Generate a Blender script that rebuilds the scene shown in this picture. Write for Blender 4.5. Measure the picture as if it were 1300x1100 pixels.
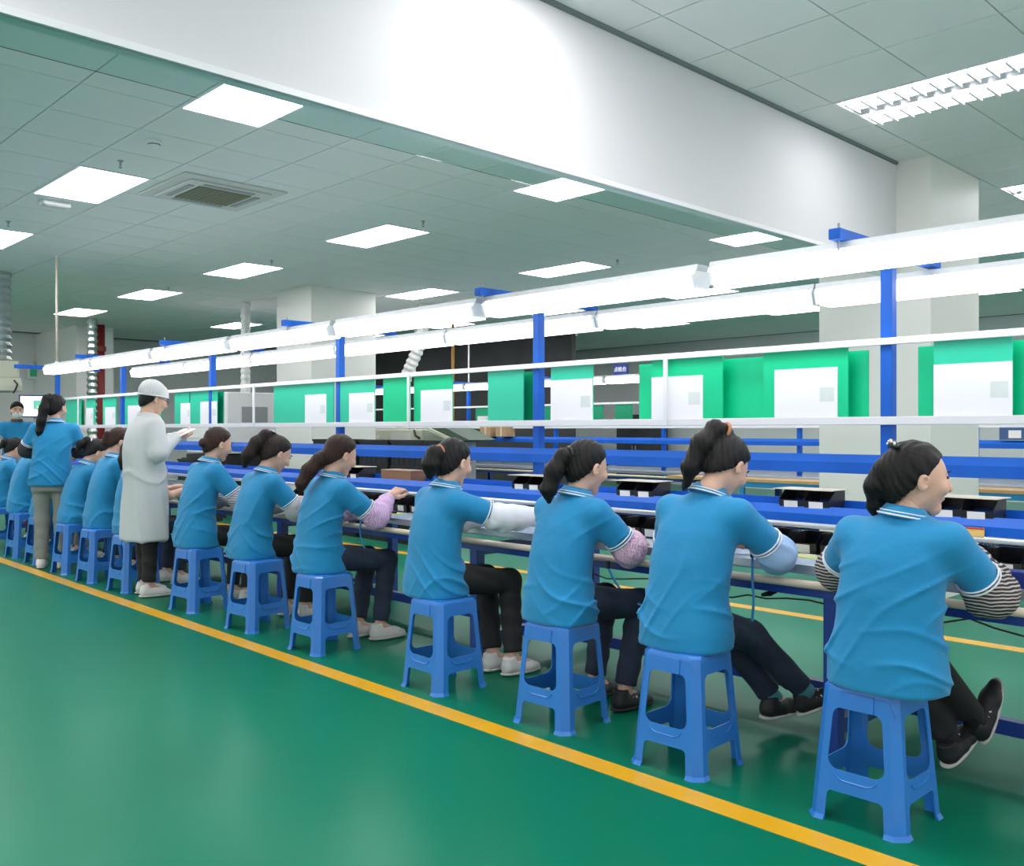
import bpy, bmesh, math, random
import numpy as np
from mathutils import Vector, Matrix, Euler

random.seed(7); rng = np.random.RandomState(7)
S = bpy.context.scene
for o in list(bpy.data.objects): bpy.data.objects.remove(o)
C = S.collection
PI = math.pi
R = math.radians

# ------------------------------------------------------------------ camera, world, exposure
CAM_H = 1.33; FPX = 1172.0
cam_d = bpy.data.cameras.new('camera'); cam = bpy.data.objects.new('camera', cam_d); C.objects.link(cam)
cam.location = (0, 0, CAM_H); cam.rotation_euler = (R(90), 0, R(46.03))
cam_d.sensor_width = 36; cam_d.lens = FPX / 1300 * 36; cam_d.shift_y = -4 / 1300
cam_d.clip_start = 0.05; cam_d.clip_end = 200
S.camera = cam
w = bpy.data.worlds.new('world'); S.world = w; w.use_nodes = True
w.node_tree.nodes['Background'].inputs[0].default_value = (0.96, 0.92, 1.0, 1)
w.node_tree.nodes['Background'].inputs[1].default_value = 0.95
S.view_settings.view_transform = 'Standard'; S.view_settings.look = 'None'
S.view_settings.gamma = 1; S.view_settings.use_curve_mapping = False
S.view_settings.exposure = 0.6
try:
    S.cycles.use_denoising = True
    S.cycles.max_bounces = 8
    S.cycles.sample_clamp_indirect = 6
except Exception: pass
CEIL_E = 11.5      # ceiling panels
TUBE_E = 3.0     # bench lamp tubes

# ------------------------------------------------------------------ materials
MATS = {}
def mat(name, col, rough=0.5, metal=0.0, bump=0.0, bscale=30, stretch=None, vary=0.0, vscale=8, emis=0, ecol=None, sheen=0, coat=0, alpha=1, trans=0, spec=0.5):
    if name in MATS: return MATS[name]
    m = bpy.data.materials.new(name); m.use_nodes = True; nt = m.node_tree; b = nt.nodes['Principled BSDF']
    b.inputs['Base Color'].default_value = (*col, 1); b.inputs['Roughness'].default_value = rough; b.inputs['Metallic'].default_value = metal
    b.inputs['Specular IOR Level'].default_value = spec
    if sheen: b.inputs['Sheen Weight'].default_value = sheen
    if coat: b.inputs['Coat Weight'].default_value = coat; b.inputs['Coat Roughness'].default_value = 0.08
    if trans: b.inputs['Transmission Weight'].default_value = trans
    if alpha < 1: b.inputs['Alpha'].default_value = alpha
    if emis:
        b.inputs['Emission Color'].default_value = (*(ecol or col), 1); b.inputs['Emission Strength'].default_value = emis
    if bump or vary:
        tc = nt.nodes.new('ShaderNodeTexCoord'); mp = nt.nodes.new('ShaderNodeMapping')
        nt.links.new(tc.outputs['Object'], mp.inputs[0])
        if stretch: mp.inputs['Scale'].default_value = stretch
    if vary:
        n = nt.nodes.new('ShaderNodeTexNoise'); n.inputs['Scale'].default_value = vscale; n.inputs['Detail'].default_value = 4
        nt.links.new(mp.outputs[0], n.inputs[0])
        r = nt.nodes.new('ShaderNodeValToRGB'); r.color_ramp.elements[0].position = .3; r.color_ramp.elements[1].position = .7
        r.color_ramp.elements[0].color = (*[c * (1 - vary) for c in col], 1); r.color_ramp.elements[1].color = (*[min(1, c * (1 + vary)) for c in col], 1)
        nt.links.new(n.outputs[0], r.inputs[0]); nt.links.new(r.outputs[0], b.inputs['Base Color'])
    if bump:
        n = nt.nodes.new('ShaderNodeTexNoise'); n.inputs['Scale'].default_value = bscale; n.inputs['Detail'].default_value = 5
        nt.links.new(mp.outputs[0], n.inputs[0])
        bp = nt.nodes.new('ShaderNodeBump'); bp.inputs['Strength'].default_value = bump; bp.inputs['Distance'].default_value = 0.01
        nt.links.new(n.outputs[0], bp.inputs['Height']); nt.links.new(bp.outputs[0], b.inputs['Normal'])
    MATS[name] = m
    return m

def wave_mat(name, c1, c2, scale, rough=0.8, direction='DIAGONAL', dist=2.0, pos=.5, kind='BANDS'):
    if name in MATS: return MATS[name]
    m = bpy.data.materials.new(name); m.use_nodes = True; nt = m.node_tree; b = nt.nodes['Principled BSDF']
    b.inputs['Roughness'].default_value = rough
    tc = nt.nodes.new('ShaderNodeTexCoord')
    wv = nt.nodes.new('ShaderNodeTexWave'); wv.wave_type = 'BANDS'; wv.bands_direction = direction
    wv.inputs['Scale'].default_value = scale; wv.inputs['Distortion'].default_value = dist; wv.inputs['Detail'].default_value = 1
    nt.links.new(tc.outputs['Object'], wv.inputs[0])
    r = nt.nodes.new('ShaderNodeValToRGB'); r.color_ramp.elements[0].position = pos - .12; r.color_ramp.elements[1].position = pos + .12
    r.color_ramp.elements[0].color = (*c1, 1); r.color_ramp.elements[1].color = (*c2, 1)
    nt.links.new(wv.outputs['Fac'], r.inputs[0]); nt.links.new(r.outputs[0], b.inputs['Base Color'])
    MATS[name] = m; return m

M_floor = mat('floor_epoxy', (0.002, 0.165, 0.090), 0.17, bump=0.01, bscale=2, vary=0.10, vscale=0.7, spec=.09)
def floor_gloss(m):
    nt = m.node_tree; b = nt.nodes['Principled BSDF']; b.inputs['Specular IOR Level'].default_value = 0; b.inputs['Roughness'].default_value = .9; b.inputs['IOR'].default_value = 1.001
    gl = nt.nodes.new('ShaderNodeBsdfGlossy'); gl.inputs['Roughness'].default_value = .28; gl.inputs['Color'].default_value = (.80, 1, .93, 1)
    fr = nt.nodes.new('ShaderNodeFresnel'); fr.inputs['IOR'].default_value = 1.30
    mu = nt.nodes.new('ShaderNodeMath'); mu.operation = 'MULTIPLY'; mu.inputs[1].default_value = .55
    mx = nt.nodes.new('ShaderNodeMixShader'); out = nt.nodes['Material Output']
    nt.links.new(fr.outputs[0], mu.inputs[0]); nt.links.new(mu.outputs[0], mx.inputs[0]); nt.links.new(b.outputs[0], mx.inputs[1]); nt.links.new(gl.outputs[0], mx.inputs[2]); nt.links.new(mx.outputs[0], out.inputs[0])
floor_gloss(M_floor)
M_yellow = mat('yellow_paint', (0.80, 0.42, 0.01), 0.3, vary=.06, vscale=5)
M_tile = mat('ceiling_tile', (0.80, 0.80, 0.80), 0.9, bump=0.15, bscale=160, vary=.02, vscale=1.5)
M_grid = mat('ceiling_grid', (0.16, 0.20, 0.20), 0.8)
M_plaster = mat('white_plaster', (0.67, 0.67, 0.675), 0.75, bump=0.03, bscale=25)
M_column = mat('column_paint', (0.70, 0.71, 0.66), 0.5, bump=0.02, bscale=12)
M_wall = mat('grey_wall', (0.78, 0.79, 0.79), 0.8, bump=.02)
M_walll = mat('pale_wall', (0.76, 0.77, 0.75), 0.8, bump=.02)
M_dark = mat('dark_panel', (0.05, 0.05, 0.052), 0.7, vary=.3, vscale=1)
M_white = mat('white_metal', (0.80, 0.80, 0.82), 0.35)
M_refl = mat('reflector_white', (0.86, 0.88, 0.90), 0.3)
M_lampgrey = mat('lamp_housing', (0.50, 0.53, 0.54), 0.5)
M_tube = mat('tube_glow', (1, 1, 1), 0.4, emis=TUBE_E, ecol=(1.0, 0.96, 1.0))
M_panelglow = mat('panel_glow', (1, 1, 1), 0.4, emis=CEIL_E, ecol=(1.0, 0.955, 0.985))
M_blue = mat('blue_steel', (0.004, 0.105, 0.52), 0.45, spec=.3, vary=.08, vscale=6)
M_blued = mat('navy_steel', (0.010, 0.045, 0.26), 0.35)
M_alu = mat('aluminium', (0.55, 0.57, 0.60), 0.32, metal=.8)
M_grey = mat('grey_metal', (0.32, 0.34, 0.36), 0.45, metal=.3)
M_pipe = mat('cream_pipe', (0.60, 0.52, 0.42), 0.35)
M_top = mat('bench_top', (0.42, 0.55, 0.70), 0.25, vary=.1, vscale=8)
M_black = mat('black_plastic', (0.012, 0.012, 0.014), 0.4)
M_label = mat('paper_label', (0.8, 0.8, 0.78), 0.7)
M_paper = mat('white_paper', (0.85, 0.85, 0.88), 0.6)
M_faint = mat('faint_print', (0.66, 0.72, 0.70), 0.7, vary=.03, vscale=20)
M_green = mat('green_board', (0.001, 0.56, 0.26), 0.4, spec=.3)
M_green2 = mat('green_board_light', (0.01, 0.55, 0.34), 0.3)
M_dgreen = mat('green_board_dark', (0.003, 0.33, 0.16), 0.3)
M_wood = mat('wood_edge', (0.55, 0.34, 0.14), 0.5, bump=.1, vary=.1)
M_card = mat('cardboard', (0.42, 0.27, 0.14), 0.8, vary=.08)
M_cardd = mat('brown_box', (0.25, 0.12, 0.06), 0.6, vary=.08)
M_stool = mat('stool_plastic', (0.026, 0.185, 0.58), 0.28, bump=.01, bscale=80)
M_pcb = mat('yellow_sheet', (0.62, 0.66, 0.28), 0.5)
M_red = mat('red_pipe', (0.20, 0.012, 0.010), 0.5)
M_duct = mat('foil_duct', (0.55, 0.57, 0.58), 0.28, metal=.9, bump=.6, bscale=60)
M_ductw = mat('white_duct', (0.62, 0.64, 0.62), 0.45)
M_beige = mat('beige_casing', (0.52, 0.54, 0.42), 0.5)
M_screen = mat('screen_on', (0.8, 0.8, 0.75), 0.3, emis=0.7, ecol=(1, 1, .92))
M_screeng = mat('screen_green', (0.1, 0.5, 0.4), 0.3, emis=0.35, ecol=(.15, .6, .5))
M_navysign = mat('navy_sign', (0.012, 0.03, 0.20), 0.4)
M_signtxt = mat('sign_text', (0.8, 0.8, 0.85), 0.5)
M_strap = mat('strap_blue', (0.05, 0.32, 0.62), 0.4)
M_cable = mat('brown_cable', (0.10, 0.05, 0.03), 0.5)
M_vent = mat('ac_grille', (0.20, 0.20, 0.13), 0.7)
M_acw = mat('ac_white', (0.62, 0.62, 0.59), 0.5)
M_glass = mat('tinted_glass', (0.74, 0.90, 0.88), 0.02, trans=1.0, spec=.2)
# people
M_skin = mat('skin', (0.66, 0.40, 0.29), 0.5, vary=.06, vscale=12)
M_shirt = mat('teal_blue_shirt', (0.001, 0.225, 0.47), 0.75, bump=.35, bscale=14, sheen=.15, vary=.05, vscale=5)
M_trim = mat('white_trim', (0.78, 0.80, 0.82), 0.7)
M_coat = mat('lab_coat', (0.56, 0.58, 0.58), 0.75, bump=.12, bscale=20)
M_cap = mat('cap_white', (0.66, 0.66, 0.66), 0.85, bump=.3, bscale=60)
M_eye = mat('eye_dark', (0.02, 0.015, 0.012), 0.2)
M_lip = mat('lip', (0.45, 0.16, 0.14), 0.5)
def hairmat(name, col): return mat(name, col, 0.48, bump=.3, bscale=25, stretch=(9, 9, 1.2), vary=.35, vscale=14, spec=.25)
M_hairk = hairmat('hair_black', (0.006, 0.005, 0.005))
M_hairb = hairmat('hair_dark_brown', (0.015, 0.008, 0.006))
M_hairr = hairmat('hair_brown', (0.030, 0.012, 0.008))
M_tkblk = mat('trouser_black', (0.012, 0.012, 0.013), 0.8, bump=.1, bscale=30)
M_tknavy = mat('trouser_denim', (0.016, 0.026, 0.050), 0.8, bump=.15, bscale=60, vary=.25, vscale=9)
M_tkgrey = mat('trouser_grey', (0.24, 0.25, 0.22), 0.85, bump=.12, bscale=30)
M_shoew = mat('shoe_white', (0.66, 0.65, 0.62), 0.6)
M_shoek = mat('shoe_black', (0.014, 0.014, 0.015), 0.6)
M_sole = mat('shoe_sole', (0.62, 0.60, 0.55), 0.6)
M_stripe = wave_mat('sleeve_striped', (0.025, 0.022, 0.022), (0.50, 0.44, 0.42), 26, dist=2.5, pos=.62, direction='Z')
M_slb = mat('sleeve_light_blue', (0.36, 0.52, 0.80), 0.8, bump=.2, bscale=25)
M_slp = wave_mat('sleeve_pink', (0.55, 0.28, 0.42), (0.78, 0.56, 0.66), 40, dist=14, pos=.5, direction='X')
M_slw = mat('sleeve_white', (0.74, 0.77, 0.80), 0.8, bump=.2, bscale=25)
M_slv = wave_mat('sleeve_lilac', (0.48, 0.26, 0.52), (0.74, 0.56, 0.76), 30, dist=10, pos=.45, direction='Y')
M_slg = mat('sleeve_grey', (0.46, 0.46, 0.48), 0.8, bump=.2, bscale=25)
M_slg2 = wave_mat('sleeve_grey_stripe', (0.22, 0.21, 0.24), (0.46, 0.44, 0.48), 18, dist=2, pos=.5, direction='Z')
M_slk = mat('sleeve_dark', (0.03, 0.03, 0.035), 0.8)
M_mask = mat('mask_white', (0.72, 0.74, 0.78), 0.8)
M_brownc = mat('brown_collar', (0.10, 0.03, 0.02), 0.8)
M_clip = mat('clip_black', (0.02, 0.02, 0.02), 0.25)
M_pearl = mat('clip_pearl', (0.8, 0.78, 0.72), 0.25)
M_orange = mat('hair_tie_tan', (0.45, 0.18, 0.08), 0.5)
M_sock = mat('sock_teal', (0.08, 0.32, 0.36), 0.8)

# ------------------------------------------------------------------ mesh helpers
def link(name, me, m, parent=None, loc=None, rot=None, smooth=False):
    o = bpy.data.objects.new(name, me); C.objects.link(o)
    if m is not None and not me.materials: me.materials.append(m)
    if parent is not None: o.parent = parent
    if loc is not None: o.location = loc
    if rot is not None: o.rotation_euler = rot
    if smooth:
        for p in me.polygons: p.use_smooth = True
    return o
class MB:
    def __init__(s): s.v = []; s.f = []
    def box(s, lo, hi):
        b = len(s.v); x0, y0, z0 = lo; x1, y1, z1 = hi
        s.v += [(x0, y0, z0), (x1, y0, z0), (x1, y1, z0), (x0, y1, z0), (x0, y0, z1), (x1, y0, z1), (x1, y1, z1), (x0, y1, z1)]
        s.f += [tuple(b + i for i in q) for q in ((0, 3, 2, 1), (4, 5, 6, 7), (0, 1, 5, 4), (1, 2, 6, 5), (2, 3, 7, 6), (3, 0, 4, 7))]
        return s
    def cbox(s, c, d): return s.box([c[i] - d[i] / 2 for i in range(3)], [c[i] + d[i] / 2 for i in range(3)])
    def obox(s, c, d, M):
        b = len(s.v); s.cbox((0, 0, 0), d)
        for i in range(b, len(s.v)): s.v[i] = tuple(M @ Vector(s.v[i]) + Vector(c))
        return s
    def prism(s, pts, axis, a, b_):
        # polygon pts in the two other axes, extruded along axis from a to b
        n = len(pts); b = len(s.v)
        for t in (a, b_):
            for p in pts:
                q = list(p); q.insert(axis, t); s.v.append(tuple(q))
        s.f.append(tuple(b + i for i in range(n))[::-1]); s.f.append(tuple(b + n + i for i in range(n)))
        for i in range(n): s.f.append((b + i, b + (i + 1) % n, b + n + (i + 1) % n, b + n + i))
        return s
    def tube(s, pts, r, n=10, cap=True):
        pts = [Vector(p) for p in pts]; rr = r if isinstance(r, (list, tuple)) else [r] * len(pts)
        b = len(s.v); ref = None
        for i, p in enumerate(pts):
            t = (pts[min(i + 1, len(pts) - 1)] - pts[max(i - 1, 0)]).normalized()
            if ref is None:
                ref = Vector((0, 0, 1)) if abs(t.z) < .9 else Vector((1, 0, 0))
            u = (ref - t * ref.dot(t)).normalized(); v_ = t.cross(u); ref = u
            for k in range(n):
                a = 2 * PI * k / n; s.v.append(tuple(p + (u * math.cos(a) + v_ * math.sin(a)) * rr[i]))
        for i in range(len(pts) - 1):
            for k in range(n):
                s.f.append((b + i * n + k, b + i * n + (k + 1) % n, b + (i + 1) * n + (k + 1) % n, b + (i + 1) * n + k))
        if cap:
            s.f.append(tuple(b + k for k in range(n))[::-1]); s.f.append(tuple(b + (len(pts) - 1) * n + k for k in range(n)))
        return s
    def mesh(s, name):
        me = bpy.data.meshes.new(name); me.from_pydata(s.v, [], s.f); me.validate()
        bm = bmesh.new(); bm.from_mesh(me); bmesh.ops.recalc_face_normals(bm, faces=bm.faces); bm.to_mesh(me); bm.free()
        return me
    def build(s, name, m, parent=None, loc=None, rot=None, smooth=False, bevel=0):
        o = link(name, s.mesh(name), m, parent, loc, rot, smooth)
        if bevel:
            bv = o.modifiers.new('bevel', 'BEVEL'); bv.width = bevel; bv.segments = 2; bv.limit_method = 'ANGLE'
        return o
def tag(o, label=None, cat=None, group=None, kind=None):
    if label: o['label'] = label
    if cat: o['category'] = cat
    if group: o['group'] = group
    if kind: o['kind'] = kind
    return o
def empty(name, loc=(0, 0, 0), rz=0):
    o = bpy.data.objects.new(name, None); C.objects.link(o); o.location = loc; o.rotation_euler = (0, 0, rz); o.empty_display_size = .1
    return o
def copy_tree(o, parent=None):
    c = o.copy(); C.objects.link(c); c.parent = parent
    for ch in o.children: copy_tree(ch, c)
    return c
def smooth_angle(o, ang=35):
    for p in o.data.polygons: p.use_smooth = True
    try: o.data.set_sharp_from_angle(angle=R(ang))
    except Exception: pass
    return o

# ------------------------------------------------------------------ room
CZ = 3.43
X0, X1, Y0, Y1 = -22.0, 7.0, -6.0, 18.5
tag(MB().box((X0, Y0, -.1), (X1, Y1, 0)).build('floor', M_floor), kind='structure', label='glossy green epoxy factory floor')
tag(MB().box((X0, 2.735, 0), (X1, 2.845, .0015)).build('trim_1', M_yellow), kind='structure', label='yellow painted floor line along the row of stools')
tag(MB().box((X0, 6.02, 0), (X1, 6.14, .0015)).build('trim_2', M_yellow), kind='structure', label='yellow painted floor line beyond the long workbench')
ceiling = tag(MB().box((X0, Y0, CZ + .02), (X1, Y1, CZ + .15)).build('ceiling', M_grid), kind='structure', label='suspended ceiling of pale square tiles')
GX, GY = -2.84, 5.60       # a grid corner
LX = [-2.84 - 3 * k for k in range(-2, 6)]      # fixture x starts (1.2 m long)
LY = [5.60 + 3 * k for k in range(-3, 4)]       # fixture y starts (0.6 m wide)
BEAMX = -3.12
def lightcell(x, y):
    for a in LX:
        for b in LY:
            if a - .01 <= x < a + 1.19 and b - .01 <= y < b + .59: return True
    return False
tl = MB().prism([(.004, .004), (.596, .004), (.596, .596), (.004, .596)], 2, 0, .02).mesh('ceiling_tile')
tl.materials.append(M_tile)
f2 = Vector((-math.sin(R(46.03)), math.cos(R(46.03)))); r2 = Vector((math.cos(R(46.03)), math.sin(R(46.03))))
cells = []
for i in range(-33, 17):
    for j in range(-20, 22):
        x, y = GX + .6 * i, GY + .6 * j
        if x < X0 or x + .6 > X1 or y < Y0 or y + .6 > Y1 or lightcell(x, y): continue
        if -8.3 < x + .3 < -7.1 and 3.25 < y + .3 < 4.3 and False: continue
        c = Vector((x + .3, y + .3)); d = c.dot(f2); l = c.dot(r2)
        vis = d > 1 and abs(l / d) < .62 and (CZ - CAM_H) / d < .52
        if vis and x > BEAMX - 2.2 and x < BEAMX: vis = False
        cells.append((0 if vis else 1, d if d > 0 else 99, x, y))
cells.sort()
rest = MB()
for n, (v_, d, x, y) in enumerate(cells):
    if n < 290 and v_ == 0:
        link('tile', tl, None, ceiling, (x, y, CZ))
    else:
        rest.box((x + .004, y + .004, CZ), (x + .596, y + .596, CZ + .02))
tag(rest.build('tile_field', M_tile, ceiling), kind='stuff')
# beam across the hall with a clear smoke strip below it
bmz = 2.63
beam = tag(MB().box((BEAMX - .05, Y0, bmz), (BEAMX, 7.2, CZ + .02)).build('beam', M_plaster), kind='structure', label='deep white ceiling beam running to the near column')
MB().box((BEAMX - .06, Y0, bmz - .028), (BEAMX + .018, 7.19, bmz - .002)).build('edge_trim', M_white, beam)
MB().box((BEAMX - .006, Y0, bmz - .125), (BEAMX, 7.19, bmz - .028)).build('smoke_strip', M_glass, beam)
MB().box((BEAMX, Y0, CZ - .022), (BEAMX + .02, 7.19, CZ)).build('cornice', M_grid, beam)
def column(x0, x1, y0, y1, label):
    o = tag(MB().box((x0, y0, 0), (x1, y1, CZ + .02)).build('column', M_column, bevel=.006), kind='structure', label=label)
    return o
column(-3.77, -2.855, 7.2, 8.2, 'square white column that carries the deep ceiling beam')
column(-12.64, -11.66, 7.2, 8.34, 'square white column standing alone beyond the workbench')
tag(MB().box((X0, Y1, 0), (X1, Y1 + .15, CZ + .1)).build('wall_back', M_wall), kind='structure', label='plain grey far wall')
tag(MB().box((X0 - .15, Y0, 0), (X0, Y1, CZ + .1)).build('wall_left', M_walll), kind='structure', label='pale end wall behind the monitor')
tag(MB().box((X0, 14.0, 0), (-12.75, 14.12, CZ)).build('wall_partition', M_dark), kind='structure', label='dark partition wall at the far side of the hall')
tag(MB().box((X0 + .02, 6.57, 0), (X0 + 2.6, 7.3, CZ)).build('wall_pier', M_walll), kind='structure', label='pale pier against the end wall beside the red pipe')

# ------------------------------------------------------------------ ceiling fixtures
def panel_light(x, y, label, group):
    e = tag(empty('ceiling_light', (x + .6, y + .3, CZ)), label, 'ceiling light', group)
    fr = MB()
    for a in ((-.598, -.298, .598, -.272), (-.598, .272, .598, .298), (-.598, -.272, -.572, .272), (.572, -.272, .598, .272)):
        fr.box((a[0], a[1], -.006), (a[2], a[3], .02))
    fr.build('frame', M_white, e)
    MB().box((-.572, -.272, -.001), (.572, .272, .012)).build('diffuser', M_panelglow, e)
    return e
def louvre_light(x, y, label, group):
    e = tag(empty('ceiling_light', (x + .6, y + .3, CZ)), label, 'ceiling light', group)
    fr = MB()
    for a in ((-.598, -.298, .598, -.28), (-.598, .28, .598, .298), (-.598, -.28, -.58, .28), (.58, -.28, .598, .28)):
        fr.box((a[0], a[1], -.006), (a[2], a[3], .06))
    fr.build('frame', M_white, e)
    MB().box((-.58, -.28, .055), (.58, .28, .06)).build('pan', M_panelglow, e)
    MB().box((-.58, -.06, .0), (.58, .06, .016)).build('centre_strip', M_alu, e)
    for sy in (-.165, .165):
        MB().box((-.57, sy - .095, .006), (.57, sy + .095, .016)).build('tube_strip', M_tube_c, e)
        for k in range(11):
            fx = -.53 + 1.06 * k / 10
            MB().prism([(fx - .009, -.028), (fx + .009, -.028), (fx + .003, .005), (fx - .003, .005)], 1, sy - .10, sy + .10).build('louvre_fin', M_refl, e)
    return e
M_tube_c = mat('ceiling_tube_glow', (1, 1, 1), 0.4, emis=9, ecol=(1.0, 0.955, 0.985))
nlouv = 0
for a in LX:
    for b in LY:
        if a > 5 or a + 1.2 > X1 or b + .6 > Y1 or a < X0 + .1: continue
        if a > BEAMX and b in (LY[3], LY[4]) and a < -1 + .01:
            louvre_light(a, b, 'louvred ceiling light with bare tubes and white fins beyond the beam' if b == LY[3] else 'louvred ceiling light near the top of the white column', 'louvred ceiling lights')
        elif a > BEAMX:
            panel_light(a, b, 'glowing rectangular ceiling panel on the open side of the beam', 'ceiling panels on the near side of the beam')
        else:
            lab = {(3, 2): 'ceiling light panel partly cut off by the beam edge, before the smoke detector', (4, 2): 'ceiling light panel between the air conditioner and the emergency lamp', (3, 3): 'ceiling light panel half hidden by the beam over the second bench side', (4, 3): 'ceiling light panel just beyond the air conditioner', (3, 4): 'ceiling light panel by the beam end near the first column'}.get((LX.index(a), LY.index(b)))
            panel_light(a, b, lab or 'glowing rectangular ceiling panel set in the tiles behind the deep beam', 'ceiling panels behind the beam')
# cassette air conditioner
ac = tag(empty('air_conditioner', (-7.70, 3.76, CZ)), 'square ceiling cassette air conditioner with a brown intake grille', 'air conditioner')
MB().prism([(-.47, -.47), (.47, -.47), (.47, .47), (-.47, .47)], 2, -.018, .0).build('face_panel', M_acw, ac, bevel=.01)
MB().prism([(-.37, -.37), (.37, -.37), (.37, .37), (-.37, .37)], 2, -.035, -.018).build('inner_panel', M_acw, ac, bevel=.008)
g = MB().box((-.24, -.24, -.042), (.24, .24, -.035)).build('intake_grille', M_vent, ac)
for k in range(11): MB().box((-.235, -.23 + k * .046 - .004, -.046), (.235, -.23 + k * .046 + .004, -.042)).build('slat', M_vent, g)
for a in range(4):
    m4 = Matrix.Rotation(a * PI / 2, 3, 'Z')
    MB().obox(m4 @ Vector((0, -.305, -.038)), (.46, .05, .006), m4).build('vane', M_grey, ac)
def detector(x, y):
    e = tag(empty('smoke_detector', (x, y, CZ)), 'round white smoke detector on the ceiling tiles', 'smoke detector')
    MB().tube([(0, 0, 0), (0, 0, -.02), (0, 0, -.021), (0, 0, -.045), (0, 0, -.052)], [.055, .055, .045, .04, .025], 20).build('base', M_white, e, smooth=False)
    MB().tube([(0, 0, -.03), (0, 0, -.036)], [.0445, .0435], 20).build('vent_slot', M_black, e)
detector(-6.62, 2.78)
def sprinkler(x, y):
    e = tag(empty('sprinkler', (x, y, CZ)), 'small sprinkler head hanging under the ceiling tiles', 'sprinkler', 'ceiling sprinkler heads'); e.scale = (.65, .65, .65)
    MB().tube([(0, 0, 0), (0, 0, -.05)], .012, 10).build('stem', M_grey, e)
    MB().tube([(0, 0, 0), (0, 0, -.008)], .035, 16).build('rose', M_grey, e)
    MB().tube([(-.02, 0, -.03), (-.022, 0, -.07), (0, 0, -.085), (.022, 0, -.07), (.02, 0, -.03)], .004, 6).build('yoke', M_grey, e)
    MB().tube([(0, 0, -.085), (0, 0, -.089)], .022, 14).build('deflector', M_grey, e)
for x, y in ((-7.3, 2.8), (-7.3, 5.8), (-10.3, 5.8), (-13.3, 5.8), (-7.3, 8.85), (-10.2, 2.8), (-4.3, 8.85)): sprinkler(x, y)
em = tag(empty('emergency_lamp', (-9.06, 2.88, CZ)), 'small white rectangular box lamp fixed under the ceiling', 'emergency lamp')
MB().box((-.07, -.12, -.04), (.07, .12, 0)).build('housing', M_white, em, bevel=.006)
MB().box((-.05, -.10, -.046), (.05, .10, -.04)).build('lens', M_acw, em)

# ------------------------------------------------------------------ workbench (function: used for both lines)
def workbench(oy, xs, xmin, xmax, label, near=True):
    root = tag(empty('workbench', ((xmin + xmax) / 2, oy, 0)), label, 'workbench')
    ox = (xmin + xmax) / 2
    def b(mb, name, m, **k):
        mb.v = [(x - ox, y, z) for x, y, z in mb.v]; return mb.build(name, m, root, **k)
    for x in xs:
        for sy in (-.5, .5):
            b(MB().box((x - .032, sy - .03, 0), (x + .032, sy + .03, .66)), 'leg', M_blued, bevel=.004)
        b(MB().box((x - .025, -.47, .11), (x + .025, .47, .17)), 'cross_bar', M_blued)
        b(MB().box((x - .025, -.52, .62), (x + .025, .52, .68)), 'top_bearer', M_blued)
        b(MB().box((x - .026, -.026, .68), (x + .026, .026, 2.10)), 'post', M_blue, bevel=.004)
        arm = b(MB().box((x - .025, -.50, 2.095), (x + .025, .52, 2.14)), 'arm', M_blue, bevel=.004)
        for sy in (-.46, .46):
            t = MB().tube([(x - ox, sy, 2.05), (x - ox, sy, 2.165)], .005, 8).build('bolt', M_grey, root)
    b(MB().box((xmin, -.025, .11), (xmax, .025, .17)), 'stretcher', M_blued)
    # blue steel under the front pipe, pipe, top, conveyor rails
    b(MB().box((xmin, -.545, .655), (xmax, -.50, .69)), 'front_bar', M_blued)
    b(MB().tube([(xmin, -.555, .705), (xmax, -.555, .705)], .017, 12), 'arm_rest_pipe', M_pipe, smooth=True)
    b(MB().box((xmin, -.50, .735), (xmax, .0, .765)), 'table_top', M_top, bevel=.003)
    b(MB().box((xmin, -.51, .745), (xmax, -.499, .775)), 'front_edge', M_alu)
    b(MB().box((xmin, .20, .735), (xmax, .50, .765)), 'table_top', M_top)
    b(MB().box((xmin, .015, .72), (xmax, .195, .75)), 'conveyor_belt', M_dgreen)
    b(MB().box((xmin, .0, .75), (xmax, .015, .80)), 'side_rail', M_alu)
    b(MB().box((xmin, .195, .75), (xmax, .21, .80)), 'side_rail', M_alu)
    b(MB().tube([(xmin, -.20, .905), (xmax, -.20, .905)], .013, 12), 'guide_pipe', M_alu, smooth=True)
    # blue beams: folded steel profiles (y, z)
    lowp = [(-.20, .918), (-.03, .918), (-.03, 1.012), (-.036, 1.012), (-.036, .962), (-.170, .962), (-.170, .99), (-.176, .99), (-.20, .955)]
    b(MB().prism(lowp, 0, xmin, xmax), 'lower_beam', M_blue)
    upp = [(-.06, 1.135), (-.02, 1.135), (-.02, 1.215), (-.026, 1.22), (-.06, 1.185)]
    b(MB().prism(upp, 0, xmin, xmax), 'upper_beam', M_blue)
    b(MB().box((xmin, -.05, 1.352), (xmax, -.028, 1.388)), 'board_rail', M_white, bevel=.003)
    b(MB().box((xmin, -.05, 1.700), (xmax, -.028, 1.730)), 'board_rail', M_white, bevel=.003)
    b(MB().box((xmin, -.028, 1.352), (xmax, .06, 1.358)), 'shelf_lip', M_white)
    return root, ox
POSTS = [-1.768 - 2.145 * k for k in range(-1, 6)]
bench1, ox1 = workbench(4.0, POSTS, -13.0, 0.9, 'long blue steel workbench where the row of workers sits')
for x in (-2.93, -5.13, -7.32, -9.5, 0.0 - .7, -11.6):
    MB().cbox((x - ox1, -.053, 1.54), (.022, .012, .37)).build('upright', M_white, bench1)
POSTS2 = [-5.70 - 2.05 * k for k in range(-2, 6)]
bench2, ox2 = workbench(10.4, POSTS2, -17.0, -.5, 'second blue workbench line parked behind the white columns')
MB().box((-7.0 - ox2, -.95, .725), (-.9 - ox2, -.56, .755)).build('side_table_top', M_wood, bench2)
M_turq = mat('turquoise_steel', (0.02, 0.25, 0.50), .4)
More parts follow.
